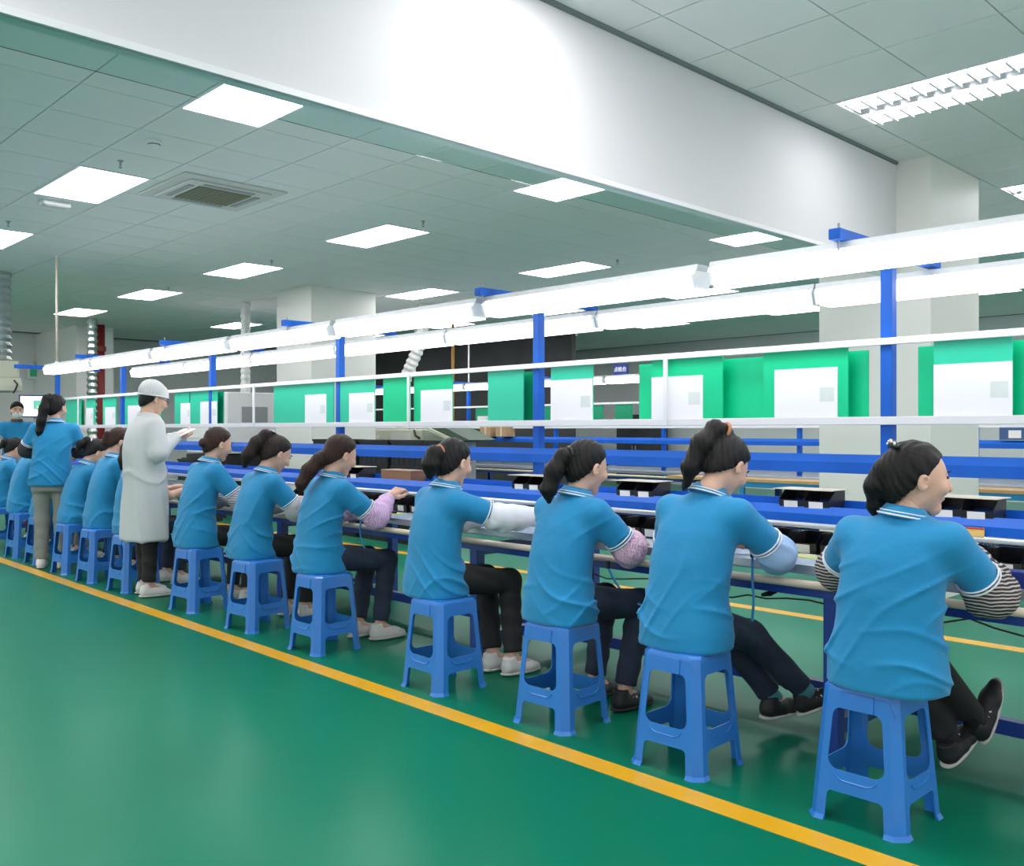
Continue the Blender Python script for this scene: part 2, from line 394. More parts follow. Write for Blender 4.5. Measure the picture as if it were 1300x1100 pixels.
MB().box((-6.0 - ox2, -.94, .66), (-.95 - ox2, -.90, .725)).build('side_table_apron', M_turq, bench2)
for x in (-5.95, -4.5, -2.3, -1.0): MB().box((x - ox2, -.94, 0), (x + .05 - ox2, -.90, .66)).build('side_table_leg', M_turq, bench2)

# fluorescent bench lamps
def bench_lamp_proto(L=1.46):
    e = empty('bench_lamp')
    MB().prism([(-.05, .022), (.05, .022), (.042, .05), (-.042, .05)], 0, -L / 2, L / 2).build('housing', M_lampgrey, e)
    MB().prism([(-.075, .0), (-.056, -.066), (.056, -.066), (.075, .0), (.051, .0215), (-.051, .0215)], 0, -L / 2 + .03, L / 2 - .03).build('diffuser', M_tube, e)
    for sx in (-1, 1):
        MB().prism([(-.068, .0), (-.05, -.058), (.05, -.058), (.068, .0), (.056, .0215), (-.056, .0215)], 0, sx * (L / 2 - .03), sx * (L / 2 - .002)).build('end_cap', M_refl, e)
    return e
lp = bench_lamp_proto(); first = True
def put_lamp(x, y, z, label, group):
    global first
    e = lp if first else copy_tree(lp); first = False
    e.location = (x, y, z); tag(e, label, 'lamp', group)
LAMPN = ['past the open end beyond the first post', 'held by the first post above the striped sleeves', 'between the first two posts above the pink sleeves', 'just past the second post above the lilac sleeves', 'at the third post above the plain grey sleeves', 'above the man in the white coat', 'above the worker leaning low', 'last of its row by the fume hood']
LAMPF = ['past the open end beyond the first post', 'held by the first post before the column', 'between the first and second posts', 'before the dark partition past the second post', 'before the lone column at the third post', 'behind the white cap', 'at the fifth post', 'last of its row by the red pipe']
for k in range(-2, 6):
    x = -2.427 - 1.525 * k - .7625
    if x > .6: continue
    put_lamp(x, 3.60, 2.043, 'bench lamp on the workers’ side, ' + LAMPN[k + 2], 'near row of bench lamps')
for k in range(-2, 6):
    x = -2.33 - 1.47 * k - .735
    if x > .6: continue
    put_lamp(x, 4.45, 2.03, 'bench lamp on the far side, ' + LAMPF[k + 2], 'far row of bench lamps')
for k in range(8):
    put_lamp(-3.2 - 1.5 * k, 10.0, 2.043, 'fluorescent lamp over the second workbench behind the columns', 'lamps over the second bench')

# green boards between the white rails
def board(x0, x1, y, m, label, group=None, paper=None, z0=1.36, z1=1.715, ox=0):
    cx = (x0 + x1) / 2; wd = abs(x1 - x0)
    e = tag(empty('display_board', (cx, y, z0)), label, 'board', group)
    MB().box((-wd / 2, -.004, 0), (wd / 2, .004, z1 - z0)).build('panel', m, e)
    if paper:
        a, b_, zt = paper
        MB().box((a - cx, -.0065, .0), (b_ - cx, -.004, zt - z0)).build('paper_sheet', M_paper, e)
        pw = b_ - a
        MB().box((b_ - cx - .22 * pw - .05 * pw, -.0072, .10), (b_ - cx - .05 * pw, -.0065, .165)).build('printed_patch', M_faint, e)
    return e
YF, YB = 3.984, 4.045
def xat(px, y):
    t = (px - 650) / FPX; dx = f2.x + r2.x * t; dy = f2.y + r2.y * t
    return y * dx / dy
def zat(px, py, y):
    t = (px - 650) / FPX; dy = f2.y + r2.y * t
    return CAM_H + (546 - py) / FPX * (y / dy)
# (px left, px right, front?, material, paper (pxl, pxr, py top))
BD = [
 (1166, 1340, 0, M_green, None, 'wide plain green board behind the papered board right of the first post'),
 (1186, 1286, 1, M_green2, (1186, 1286, 461), 'light green board fully covered by a white sheet beside the first post'),
 (1040, 1103, 0, M_green, None, 'plain green board peeping out beside the large papered board'),
 (970, 1077, 1, M_green, (984, 1064, 468), 'large green board with a white sheet and green margins on both sides'),
 (905, 972, 0, M_green, None, 'plain green board between two papered boards'),
 (812, 850, 0, M_green, None, 'narrow plain green board left of the white upright'),
 (828, 918, 1, M_green, (828, 893, 478), 'green board crossed by the white upright, sheet on its left side'),
 (700, 753, 1, M_green2, (700, 753, 482), 'light green board with a full-width sheet next to the second post'),
 (655, 690, 0, M_dgreen, None, 'dark green board tucked behind the second post'),
 (620, 665, 1, M_green2, None, 'plain pale green glossy board left of the second post'),
 (526, 575, 1, M_green, (535, 575, 495), 'green board with a sheet to the right of a white upright'),
 (487, 521, 1, M_green, None, 'plain bright green board beside a white upright'),
 (431, 476, 1, M_green2, (444, 476, 499), 'green board with a sheet right of the third post'),
 (385, 424, 1, M_green2, (388, 415, 501), 'green board with a sheet left of the third post'),
 (348, 385, 1, M_green2, None, 'plain green board in front of the lone column'),
 (268, 284, 0, M_dgreen, None, 'dark green board edge behind the worker with the low bun'),
 (241, 276, 1, M_green2, (255, 276, 510), 'green board with a sheet above the worker with the low bun'),
 (222, 242, 1, M_green2, (230, 242, 512), 'small green board with a sheet beside the white cap'),
 (196, 206, 1, M_dgreen, None, 'dark green board behind the man in the white coat'),
 (159, 180, 1, M_green2, (163, 179, 515), 'green board with a sheet right of the fifth post'),
 (172, 187, 0, M_dgreen, None, 'dark green board behind the papered board by the fifth post'),
 (131, 148, 1, M_green2, (134, 147, 517), 'green board with a sheet next to the red pipe'),
 (110, 121, 1, M_green2, (110, 119, 518), 'narrow green board with a sheet left of the red pipe'),
 (84, 103, 1, M_green2, None, 'plain green board beside the standing woman'),
 (98, 107, 0, M_dgreen, None, 'dark green board behind the plain one by the standing woman'),
]
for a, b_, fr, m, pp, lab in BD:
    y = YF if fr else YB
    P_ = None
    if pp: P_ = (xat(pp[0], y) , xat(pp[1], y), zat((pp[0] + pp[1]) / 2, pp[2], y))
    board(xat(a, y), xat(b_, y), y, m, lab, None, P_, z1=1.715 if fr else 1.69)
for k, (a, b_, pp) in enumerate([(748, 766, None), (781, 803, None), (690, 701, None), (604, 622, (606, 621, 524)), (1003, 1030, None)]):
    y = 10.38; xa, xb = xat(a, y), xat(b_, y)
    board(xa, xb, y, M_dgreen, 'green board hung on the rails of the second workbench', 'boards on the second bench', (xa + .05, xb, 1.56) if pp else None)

# sign over the second line
sg = tag(empty('hanging_sign', (xat(788, 10.2), 10.2, 2.12)), 'small navy sign with three white characters over the second bench', 'sign')
MB().box((-.13, -.01, 0), (.13, .01, .145)).build('plate', M_navysign, sg)
try:
    cu = bpy.data.curves.new('sign_text', 'FONT'); cu.body = '点检台'; cu.size = .075; cu.align_x = 'CENTER'; cu.extrude = .001; cu.offset = .0008
    to = bpy.data.objects.new('lettering_tmp', cu); C.objects.link(to)
    bpy.context.view_layer.update()
    me = bpy.data.meshes.new_from_object(to.evaluated_get(bpy.context.evaluated_depsgraph_get()))
    bpy.data.objects.remove(to)
    me.materials.clear(); me.materials.append(M_signtxt)
    link('lettering', me, None, sg, (0, -.0115, .043), (PI / 2, 0, 0))
except Exception as ex: print('text', ex)

# ------------------------------------------------------------------ stools
SH = .462
def stool_proto():
    root = empty('stool')
    def W(z): return .166 - (.166 - .130) * (z / SH)        # half width of a side plane
    def CH(z): return .030 - .004 * z / SH                  # chamfer
    def P(u, z, k, off=0):                                  # point on side k (0: -y side)
        p = Vector((u, -(W(z) + off), z)); return Matrix.Rotation(k * PI / 2, 3, 'Z') @ p
    def lw(z): return .062 - .010 * z / SH                   # leg width on each face, from the corner
    ZA, ZB, ZC, ZT = .105, .178, .385, .440
    def corner(cx, cz, r, a0, a1, n=5):
        return [(cx + r * math.cos(a0 + (a1 - a0) * i / n), cz + r * math.sin(a0 + (a1 - a0) * i / n)) for i in range(n + 1)]
    # right-hand leg half on a side: u>0 ; outer edge u = W-CH
    def poly():
        pts = [(W(0) - CH(0), 0.0)]
        pts.append((W(0) - lw(0), 0.0))
        u = W(ZA) - lw(ZA); r = .018
        pts += corner(u - r, ZA - r, r, 0, PI / 2)           # arch fillet (outside corner)
        ue = u - r
        u2 = W(ZB) - lw(ZB) + .004; r2_ = .035
        ue = min(ue, u2 - r2_)
        pts.append((ue, ZA)) if pts[-1][0] > ue + 1e-4 else None
        pts += [(ue, ZB)]
        pts += corner(u2 - r2_, ZB + r2_, r2_, -PI / 2, 0)[(1 if abs(u2 - r2_ - ue) < 1e-4 else 0):]
        u3 = W(ZC) - lw(ZC) + .004; r3 = .03
        cc = corner(u3 - r3, ZC - r3, r3, 0, PI / 2)
        pts += cc
        if cc[-1][0] > ue: pts.append((ue, ZC))
        pts.append((min(ue, cc[-1][0]), ZT))
        pts.append((W(ZT) - CH(ZT), ZT))
        return pts, ue
    pts, ue = poly()
    n = len(pts)
    legv = []; legf = []
    # side 0 half (u>0) and side 1 half (u<0)
    for u, z in pts: legv.append(P(u, z, 0))
    for u, z in pts: legv.append(P(-u, z, 1))
    legf.append(tuple(range(n))[::-1]); legf.append(tuple(range(n, 2 * n)))
    # chamfer between outer edges (bottom idx 0, top idx n-1)
    legf.append((0, n, 2 * n - 1, n - 1))
    # foot lip
    b = len(legv)
    for q in (P(W(0) - lw(0), 0, 0), P(W(0) - CH(0), 0, 0), P(-(W(0) - CH(0)), 0, 1), P(-(W(0) - lw(0)), 0, 1)): legv.append(q + Vector((0, 0, .016)))
    for q in (P(W(0) - lw(0), 0, 0, .009), P(W(0) - CH(0) + .004, 0, 0, .009), P(-(W(0) - CH(0)) - .004, 0, 1, .009), P(-(W(0) - lw(0)), 0, 1, .009)): legv.append(q)
    for i in range(3): legf.append((b + i, b + 4 + i, b + 5 + i, b + 1 + i))
    me = bpy.data.meshes.new('stool_leg'); me.from_pydata([tuple(v) for v in legv], [], legf)
    bm = bmesh.new(); bm.from_mesh(me); bmesh.ops.triangulate(bm, faces=[f for f in bm.faces if len(f.verts) > 4]); bm.to_mesh(me); bm.free()
    me.materials.append(M_stool)
    def solid(o, t=.0045):
        s = o.modifiers.new('solid', 'SOLIDIFY'); s.thickness = t; s.offset = -1
    for k in range(4):
        o = link('leg', me, None, root, None, (0, 0, k * PI / 2)); solid(o)
    # apron rails with a raised lip, and the top skirt + seat
    ap = MB(); vs = [P(-ue, ZA, 0), P(ue, ZA, 0), P(ue, ZB, 0), P(-ue, ZB, 0)]
    ap.v = [tuple(v) for v in vs]; ap.f = [(0, 1, 2, 3)]
    pts2 = [(-ue - .012, ZB - .012), (-ue, ZB - .026), (-ue + .02, ZB - .034), (ue - .02, ZB - .034), (ue, ZB - .026), (ue + .012, ZB - .012)]
    ame = ap.mesh('stool_apron'); ame.materials.append(M_stool)
    rid = MB().tube([P(u, z, 0, .0005) for u, z in pts2], .0035, 6).mesh('stool_ridge'); rid.materials.append(M_stool)
    for k in range(4):
        o = link('rail', ame, None, root, None, (0, 0, k * PI / 2)); solid(o)
        link('rib', rid, None, root, None, (0, 0, k * PI / 2))
    st = MB()
    def ring(z, inset, ch):
        h = W(z) - inset; c = CH(z) + ch; out = []
        for k in range(4):
            m = Matrix.Rotation(k * PI / 2, 3, 'Z')
            out += [m @ Vector((-(h - c), -h, z)), m @ Vector(((h - c), -h, z))]
        return [tuple(v) for v in out]
    rings = [ring(ZC, .0, 0), ring(ZT, .0, 0), ring(SH - .012, .001, 0.004), ring(SH - .004, .006, .008), ring(SH, .014, .012), ring(SH - .001, .035, .012)]
    # skirt between legs only: use full ring from ZT upward, plus 4 skirt quads ZC..ZT
    base = 0
    for r_ in rings[1:]: st.v += r_
    for i in range(len(rings) - 2):
        for k in range(8): st.f.append((i * 8 + k, i * 8 + (k + 1) % 8, (i + 1) * 8 + (k + 1) % 8, (i + 1) * 8 + k))
    st.f.append(tuple((len(rings) - 2) * 8 + k for k in range(8)))
    for k in range(4):
        b = len(st.v)
        um = W(ZC) - lw(ZC) + .004 - .03
        um = min(um, ue)
        st.v += [tuple(P(-um, ZC, k)), tuple(P(um, ZC, k)), tuple(P(um, ZT, k)), tuple(P(-um, ZT, k))]
        st.f.append((b, b + 1, b + 2, b + 3))
    o = st.build('seat', M_stool, root); solid(o)
    # little diamond facets on the top corners
    for k in range(4):
        m = Matrix.Rotation(k * PI / 2, 3, 'Z'); h = W(.44); c = CH(.44)
        a = m @ Vector((h - c - .002, -h - .0006, SH - .014)); b2 = m @ Vector((h + .0006, -(h - c) + .002, SH - .014))
        d = m @ Vector((W(.385) - CH(.385) * .5 + .0012, -(W(.385) - CH(.385) * .5) - .0012, .385))
        q = MB(); q.v = [tuple(a), tuple(b2), tuple(d)]; q.f = [(0, 1, 2)]
        qo = q.build('corner_facet', M_stool, root); solid(qo, .002)
    return root
STOOLS = [(-1.425, 3.12, 0, 'the worker in striped oversleeves'), (-2.175, 3.075, 1, 'the worker in light blue oversleeves'), (-2.885, 3.10, 2, 'the worker in pink oversleeves'),
          (-3.71, 3.085, -1, 'the worker in white oversleeves'), (-4.845, 3.085, 1, 'the worker in lilac oversleeves'), (-5.67, 3.09, 5, 'the worker with the high ponytail and grey oversleeves'),
          (-6.57, 3.10, 6, 'the worker with the low bun'), (-7.74, 3.08, 6, 'the worker half hidden behind the white coat'), (-8.42, 3.06, 3, 'the worker with the curly bun'),
          (-9.08, 3.06, 3, 'the worker leaning low over the bench next to the standing woman'), (-9.95, 3.08, 2, 'the worker hidden behind the standing woman'), (-10.6, 3.08, 2, 'the worker with only her back showing beyond the standing woman'),
          (-11.5, 3.08, 2, 'the seated worker closest to the masked man')]
sp = stool_proto()
for i, (x, y, rz, who) in enumerate(STOOLS):
    e = sp if i == 0 else copy_tree(sp)
    e.location = (x, y, 0); e.rotation_euler = (0, 0, R(rz))
    tag(e, 'blue plastic stool under ' + who, 'stool', 'blue plastic stools along the workbench')

# ------------------------------------------------------------------ implicit-surface modelling for people
def nets(val, lo, res):
    nx, ny, nz = val.shape
    ins = val < 0
    c = [ins[dx:nx - 1 + dx, dy:ny - 1 + dy, dz:nz - 1 + dz] for dx in (0, 1) for dy in (0, 1) for dz in (0, 1)]
    cnt = sum(a.astype(np.int8) for a in c)
    mix = (cnt > 0) & (cnt < 8)
    I = np.argwhere(mix)
    if len(I) == 0: return np.zeros((0, 3)), np.zeros((0, 4), int)
    offs = np.array([(dx, dy, dz) for dx in (0, 1) for dy in (0, 1) for dz in (0, 1)])
    cv = np.stack([val[I[:, 0] + o[0], I[:, 1] + o[1], I[:, 2] + o[2]] for o in offs], 1)
    acc = np.zeros((len(I), 3)); num = np.zeros(len(I))
    for a in range(8):
        for b in range(a + 1, 8):
            if np.abs(offs[a] - offs[b]).sum() != 1: continue
            va, vb = cv[:, a], cv[:, b]; m = (va < 0) != (vb < 0)
            t = np.where(m, va / np.where(m, va - vb, 1), 0)
            acc += np.where(m[:, None], offs[a] + t[:, None] * (offs[b] - offs[a]), 0); num += m
    V = (I + acc / num[:, None]) * res + np.array(lo)
    idx = np.full(mix.shape, -1, np.int64); idx[mix] = np.arange(len(I))
    Q = []
    for ax in range(3):
        sl0 = [slice(None)] * 3; sl1 = [slice(None)] * 3; sl0[ax] = slice(0, -1); sl1[ax] = slice(1, None)
        a_, b_ = ins[tuple(sl0)], ins[tuple(sl1)]
        E_ = np.argwhere(a_ != b_)
        o1, o2 = [k for k in range(3) if k != ax]
        E_ = E_[(E_[:, o1] > 0) & (E_[:, o2] > 0) & (E_[:, o1] < val.shape[o1] - 1) & (E_[:, o2] < val.shape[o2] - 1)]
        if len(E_) == 0: continue
        flip = a_[E_[:, 0], E_[:, 1], E_[:, 2]]
        def at(d1, d2):
            J = E_.copy(); J[:, o1] += d1; J[:, o2] += d2; return idx[J[:, 0], J[:, 1], J[:, 2]]
        q = np.stack([at(-1, -1), at(0, -1), at(0, 0), at(-1, 0)], 1)
        if ax == 1: flip = ~flip
        q = np.where(flip[:, None], q, q[:, ::-1]); Q.append(q)
    Q = np.concatenate(Q); Q = Q[(Q >= 0).all(1)]
    return V, Q
class Field:
    def __init__(s, lo, hi, res):
        s.lo = np.array(lo, float); s.res = res
        n = np.maximum(4, np.ceil((np.array(hi) - s.lo) / res).astype(int) + 1)
        s.n = n; s.ax = [s.lo[i] + np.arange(n[i]) * res for i in range(3)]
        s.v = np.full(tuple(n), .5, np.float32)
    def region(s, lo, hi):
        sl = []
        for i in range(3):
            a = max(0, int(math.floor((lo[i] - s.lo[i]) / s.res))); b = min(s.n[i], int(math.ceil((hi[i] - s.lo[i]) / s.res)) + 1)
            if b <= a: return None, None
            sl.append(slice(a, b))
        g = np.meshgrid(s.ax[0][sl[0]], s.ax[1][sl[1]], s.ax[2][sl[2]], indexing='ij', sparse=True)
        return tuple(sl), g
    def put(s, d, sl, k):
        a = s.v[sl]
        if k > 0:
            h = np.maximum(k - np.abs(a - d), 0) / k; s.v[sl] = np.minimum(a, d) - h * h * k * .25
        else: s.v[sl] = np.minimum(a, d)
    def cone(s, a, b, ra, rb, k=.02):
        a = np.array(a, float); b = np.array(b, float); m = max(ra, rb) + k + 3 * s.res
        sl, g = s.region(np.minimum(a, b) - m, np.maximum(a, b) + m)
        if sl is None: return s
        ba = b - a; L = max(ba.dot(ba), 1e-9)
        t = np.clip(((g[0] - a[0]) * ba[0] + (g[1] - a[1]) * ba[1] + (g[2] - a[2]) * ba[2]) / L, 0, 1)
        d = np.sqrt((g[0] - a[0] - t * ba[0]) ** 2 + (g[1] - a[1] - t * ba[1]) ** 2 + (g[2] - a[2] - t * ba[2]) ** 2) - (ra + t * (rb - ra))
        s.put(d, sl, k); return s
    def chain(s, pts, rr, k=.02):
        for i in range(len(pts) - 1): s.cone(pts[i], pts[i + 1], rr[i], rr[i + 1], k)
        return s
    def ell(s, c, r, k=.02, sub=False, rot=None):
        c = np.array(c, float); r = np.array(r, float); m = r.max() + k + 3 * s.res
        sl, g = s.region(c - m, c + m)
        if sl is None: return s
        q = [g[i] - c[i] for i in range(3)]
        if rot is not None:
            M_ = np.array(rot.transposed()); q = [M_[i, 0] * q[0] + M_[i, 1] * q[1] + M_[i, 2] * q[2] for i in range(3)]
        k0 = np.sqrt(sum((q[i] / r[i]) ** 2 for i in range(3))); k1 = np.sqrt(sum((q[i] / r[i] ** 2) ** 2 for i in range(3))) + 1e-9
        d = k0 * (k0 - 1) / k1
        if sub:
            s.v[sl] = np.maximum(s.v[sl], -d)
        else: s.put(d, sl, k)
        return s
    def loft(s, keys, k=.03, tw=None, p=2.4):
        # keys: z, cx, cy, rx, ry
        K = np.array(keys, float); z = s.ax[2]
        def it(col):
            # smooth interpolation (Catmull-like through finer linear + smoothing)
            zz = np.linspace(K[0, 0], K[-1, 0], 60); v = np.interp(zz, K[:, 0], K[:, col])
            for _ in range(3): v[1:-1] = (v[:-2] + 2 * v[1:-1] + v[2:]) / 4
            return np.interp(z, zz, v)
        cx, cy, rx, ry = it(1), it(2), it(3), it(4)
        x = s.ax[0][:, None, None] - cx[None, None, :]; y = s.ax[1][None, :, None] - cy[None, None, :]
        if tw is not None:
            a = np.interp(z, [K[0, 0], K[-1, 0]], [tw[0], tw[1]])[None, None, :]
            x, y = x * np.cos(a) + y * np.sin(a), -x * np.sin(a) + y * np.cos(a)
        q = (np.abs(x / rx[None, None, :]) ** p + np.abs(y / ry[None, None, :]) ** p) ** (1 / p)
        d = (q - 1) * np.minimum(rx, ry)[None, None, :]
        dz = np.maximum(K[0, 0] - z, z - K[-1, 0])[None, None, :]
        r_ = .02
        d = np.minimum(np.maximum(d + r_, dz + r_), 0) + np.sqrt(np.maximum(d + r_, 0) ** 2 + np.maximum(dz + r_, 0) ** 2) - r_
        s.put(d.astype(np.float32), (slice(None),) * 3, k); return s
    def plane_cut(s, c, n, region=None):
        # remove everything on the +n side of the plane through c (within region radius)
        c = np.array(c); n = np.array(n) / np.linalg.norm(n)
        rr = region or 9
        sl, g = s.region(c - rr, c + rr)
        d = (g[0] - c[0]) * n[0] + (g[1] - c[1]) * n[1] + (g[2] - c[2]) * n[2]
        if region:
            far = np.sqrt((g[0] - c[0]) ** 2 + (g[1] - c[1]) ** 2 + (g[2] - c[2]) ** 2) - region
            d = np.minimum(d, -far)
        s.v[sl] = np.maximum(s.v[sl], d); return s
    def disp(s, fn):
        g = np.meshgrid(*s.ax, indexing='ij', sparse=True); s.v += fn(*g).astype(np.float32); return s
    def mesh(s): 
        s.v[[0, -1]] = .5; s.v[:, [0, -1]] = .5; s.v[:, :, [0, -1]] = .5
        return nets(s.v, s.lo, s.res)
def np_mesh(name, parts):
    V = np.concatenate([p[0] for p in parts]); off = 0; Qs = []
    for v, q in parts: Qs.append(q + off); off += len(v)
    Q = np.concatenate(Qs).astype(np.int32)
    me = bpy.data.meshes.new(name); me.vertices.add(len(V)); me.loops.add(len(Q) * 4); me.polygons.add(len(Q))
    me.vertices.foreach_set('co', V.astype(np.float32).ravel()); me.loops.foreach_set('vertex_index', Q.ravel())
    me.polygons.foreach_set('loop_start', np.arange(0, len(Q) * 4, 4, dtype=np.int32)); me.polygons.foreach_set('loop_total', np.full(len(Q), 4, np.int32))
    me.polygons.foreach_set('use_smooth', np.ones(len(Q), bool)); me.update(calc_edges=True); me.validate()
    return me
def xf(part, M):   # transform vertices by a 4x4 Matrix
    v, q = part; A = np.array(M); return v @ A[:3, :3].T + A[:3, 3], q

def hand_part(wrist, d, n, side, res, curl=24, rad=1.0):
    """right-hand frame: d = finger direction, n = palm normal, side=+1 thumb along +s"""
    d = Vector(d).normalized(); n = Vector(n); n = (n - d * n.dot(d)).normalized(); s_ = d.cross(n) * side
    F = Field((-.075, -.045, -.075), (.075, .21, .075), res)      # local: x = s, y = d, z = -n
    for i, (bx, L) in enumerate(((.026, .90), (.009, 1.0), (-.008, .95), (-.024, .76))):
        base = Vector((bx, .085, 0)); F.cone((bx * .55, .0, 0), base, .017 * rad, .0125 * rad, .015)
        p = base; ang = R(curl * .6 + i * 4)
        for seg, rr in ((.042 * L, .0092), (.026 * L, .0085), (.021 * L, .0075)):
            q = p + Vector((0, math.cos(ang), -math.sin(ang))) * seg; F.cone(p, q, rr * rad, (rr - .0006) * rad, .004); p = q; ang += R(curl)
    F.chain([(.012, .02, -.004), (.040, .050, -.016), (.047, .082, -.026), (.044, .108, -.034)], [.016 * rad, .0125 * rad, .0105 * rad, .0085 * rad], .008)
    F.cone((0, -.03, 0), (0, .03, 0), .024 * rad, .022 * rad, .02)
    M = Matrix(((s_.x, d.x, -n.x, wrist[0]), (s_.y, d.y, -n.y, wrist[1]), (s_.z, d.z, -n.z, wrist[2]), (0, 0, 0, 1)))
    part = xf(F.mesh(), M)
    if M.to_3x3().determinant() < 0: part = (part[0], part[1][:, ::-1])
    return part

# shoes: shared meshes in ankle frame (foot along +y, floor at z=-.085)
def shoe_meshes():
    F = Field((-.06, -.09, -.09), (.06, .21, .06), .006)
    F.chain([(0, -.035, -.045), (0, .03, -.048), (.004, .10, -.056), (.004, .155, -.062)], [.036, .038, .036, .026], .03)
    F.chain([(0, -.02, .0), (0, -.02, -.03)], [.040, .040], .025)
    F.plane_cut((0, 0, -.068), (0, 0, -1)); F.plane_cut((0, 0, .022), (0, -.2, 1))
    up = np_mesh('shoe_upper', [F.mesh()])
    F = Field((-.07, -.10, -.10), (.07, .22, -.04), .006)
    F.loft([(-.086, 0, .055, .046, .140), (-.07, 0, .055, .047, .142), (-.06, 0, .055, .044, .138)], 0, p=2.6)
    so = np_mesh('shoe_sole', [F.mesh()])
    return up, so
SHOE_UP, SHOE_SO = shoe_meshes()

def rot_head(yaw, pitch, roll=0):
    return Matrix.Rotation(R(yaw), 3, 'Z') @ Matrix.Rotation(R(-pitch), 3, 'X') @ Matrix.Rotation(R(roll), 3, 'Y')

def person(label, group=None, pos=(0, 0), yaw=0, near=1, sit=True, neck=(0, .09, 1.04), hipz=.545, hem=None, head=(0, 20, 0), headoff=(0, .045, .125),
           build=1.0, shirt=None, top='polo', sleeve=None, legs=None, armR=None, armL=None, trousers=None, shoe=None, hair=None, hairm=None,
           tail=None, tailr=None, tie=None, clip=None, tw=0, bun=None, hands=None, fold=1.0, coat_hem=.45, cap=False, mask=False, collar=None, socks=None, shoe_rot=None, glasses=False, fringe=False, puff=1.0):
    res = [.0065, .0085, .012][0 if near == 1 else (1 if near == 2 else 2)]
    shirt = shirt or M_shirt; hairm = hairm or M_hairk
    nb = Vector(neck); tz = nb.z
    hz = hem if hem is not None else (.452 if sit else .80)
    sw = .158 * build
    # spine curve from pelvis (0,0,hipz) to the neck base
    pel = Vector((0, 0, hipz))
    def sp_(z):
        t = max(0, min(1.0, (z - pel.z) / (tz - pel.z))); e = t ** 1.25
        return pel.x + (nb.x - pel.x) * e, pel.y + (nb.y - pel.y) * e - .03 * math.sin(PI * t)
    cs, sn = math.cos(R(tw)), math.sin(R(tw))
    shz = tz - .085
    sx, sy = sp_(shz)
    shR = Vector((sx + sw * cs, sy + sw * sn + .012, shz)); shL = Vector((sx - sw * cs, sy - sw * sn + .012, shz))
    dR = armR or ((.235, .215, .775), (.13, .42, .82)); dL = armL or ((-.235, .215, .775), (-.12, .42, .82))
    elR, wrR = Vector(dR[0]), Vector(dR[1]); elL, wrL = Vector(dL[0]), Vector(dL[1])
    if legs is None:
        legs = (((.095, .40, .505), (.11, .36, .088)), ((-.095, .40, .505), (-.11, .34, .088))) if sit else (((.085, .01, .47), (.095, 0, .088)), ((-.085, .02, .47), (-.095, .03, .088)))
    hipR, hipL = Vector((.085, .0, hipz - .0)), Vector((-.085, .0, hipz - .0))
    bu = build
    def tkeys(g, z0):
        ks = []
        for f, rx, ry in ((0, .188, .150), (.14, .190, .148), (.34, .166, .122), (.55, .166, .117), (.74, .170, .112), (.86, .160, .098), (.93, .125, .080), (.975, .080, .066), (1.0, .058, .060)):
            z = z0 + (tz + .012 - z0) * f; x, y = sp_(z); 
            if f < .2: y -= .0
            ks.append((z, x, y, rx * bu + g, ry * (bu * .5 + .5) + g))
        return ks
    root = None
    # ---- skin body
    br = max(res, .010) * 1.1
    zs = min(0.0, 0)
    allp = [elR, wrR, elL, wrL, nb, hipR, hipL] + [Vector(p) for l in legs for p in l]
    lo = Vector((min(p.x for p in allp) - .12, min(p.y for p in allp) - .16, 0.0)); hi = Vector((max(p.x for p in allp) + .12, max(p.y for p in allp) + .12, tz + .12))
    F = Field(lo, hi, br)
    F.loft(tkeys(-.018, hipz - .04), .02, (0, R(tw)))
    F.ell((0, .0, hipz), (.165 * bu, .12, .07), .03)
    for sh, el, wr in ((shR, elR, wrR), (shL, elL, wrL)):
        F.cone(sh, el, .044, .036, .03); F.cone(el, wr, .037, .024, .02)
    for hp, (kn, an) in zip((hipR, hipL), legs):
        F.cone(hp, kn, .072, .048, .03); F.cone(kn, an, .048, .032, .02)
        an = Vector(an); F.cone(an, an + Vector((0, .10, -.045)), .03, .025, .02)
    Rh = rot_head(*head); hc = nb + Vector(headoff)
    F.cone(nb + Vector((0, -.005, -.03)), hc + Rh @ Vector((0, -.022, -.045)), .050, .046, .02)
    parts = [F.mesh()]
    hr = .005 if near == 1 else (.0065 if near == 2 else .009)
    H = Field((-.11, -.13, -.16), (.11, .15, .14), hr)
    H.ell((0, -.012, .032), (.073, .094, .086), .02); H.ell((0, .03, -.01), (.064, .066, .075), .03)
    H.cone((0, .025, -.055), (0, .062, -.092), .048, .026, .03); H.cone((0, -.02, -.03), (0, -.028, -.13), .050, .045, .03)
    H.chain([(0, .088, .022), (0, .108, -.022)], [.008, .0125], .014)          # nose
    H.ell((0, .084, -.058), (.020, .012, .0075), .010)                            # mouth
    for sgn in (-1, 1):
        H.ell((sgn * .078, -.008, -.008), (.010, .019, .032), .006)             # ears
        H.ell((sgn * .084, -.002, -.008), (.007, .010, .018), sub=True)
        H.ell((sgn * .032, .094, .016), (.017, .010, .008), sub=True)           # eye sockets
        H.ell((sgn * .040, .070, -.022), (.024, .020, .022), .02)               # cheeks
    Mh = Matrix.Translation(hc) @ Rh.to_4x4()
    parts.append(xf(H.mesh(), Mh))
    hd = hands or {}
    hres = .0045 if near == 1 else (.006 if near == 2 else .009)
    for key, el, wr, sd in (('R', elR, wrR, -1), ('L', elL, wrL, 1)):
        v = hd.get(key, {})
        d = Vector(v.get('d', (wr - el).normalized() + Vector((0, .2, -.15)))); n = Vector(v.get('n', (0, -.1, -1)))
        parts.append(hand_part(wr + (wr - el).normalized() * .02, d, n, sd, hres, v.get('curl', 26)))
    me = np_mesh('person', parts); me.materials.append(M_skin)
    root = link('person', me, None, None, (pos[0], pos[1], 0), (0, 0, R(yaw)))
    tag(root, label, 'person', group)
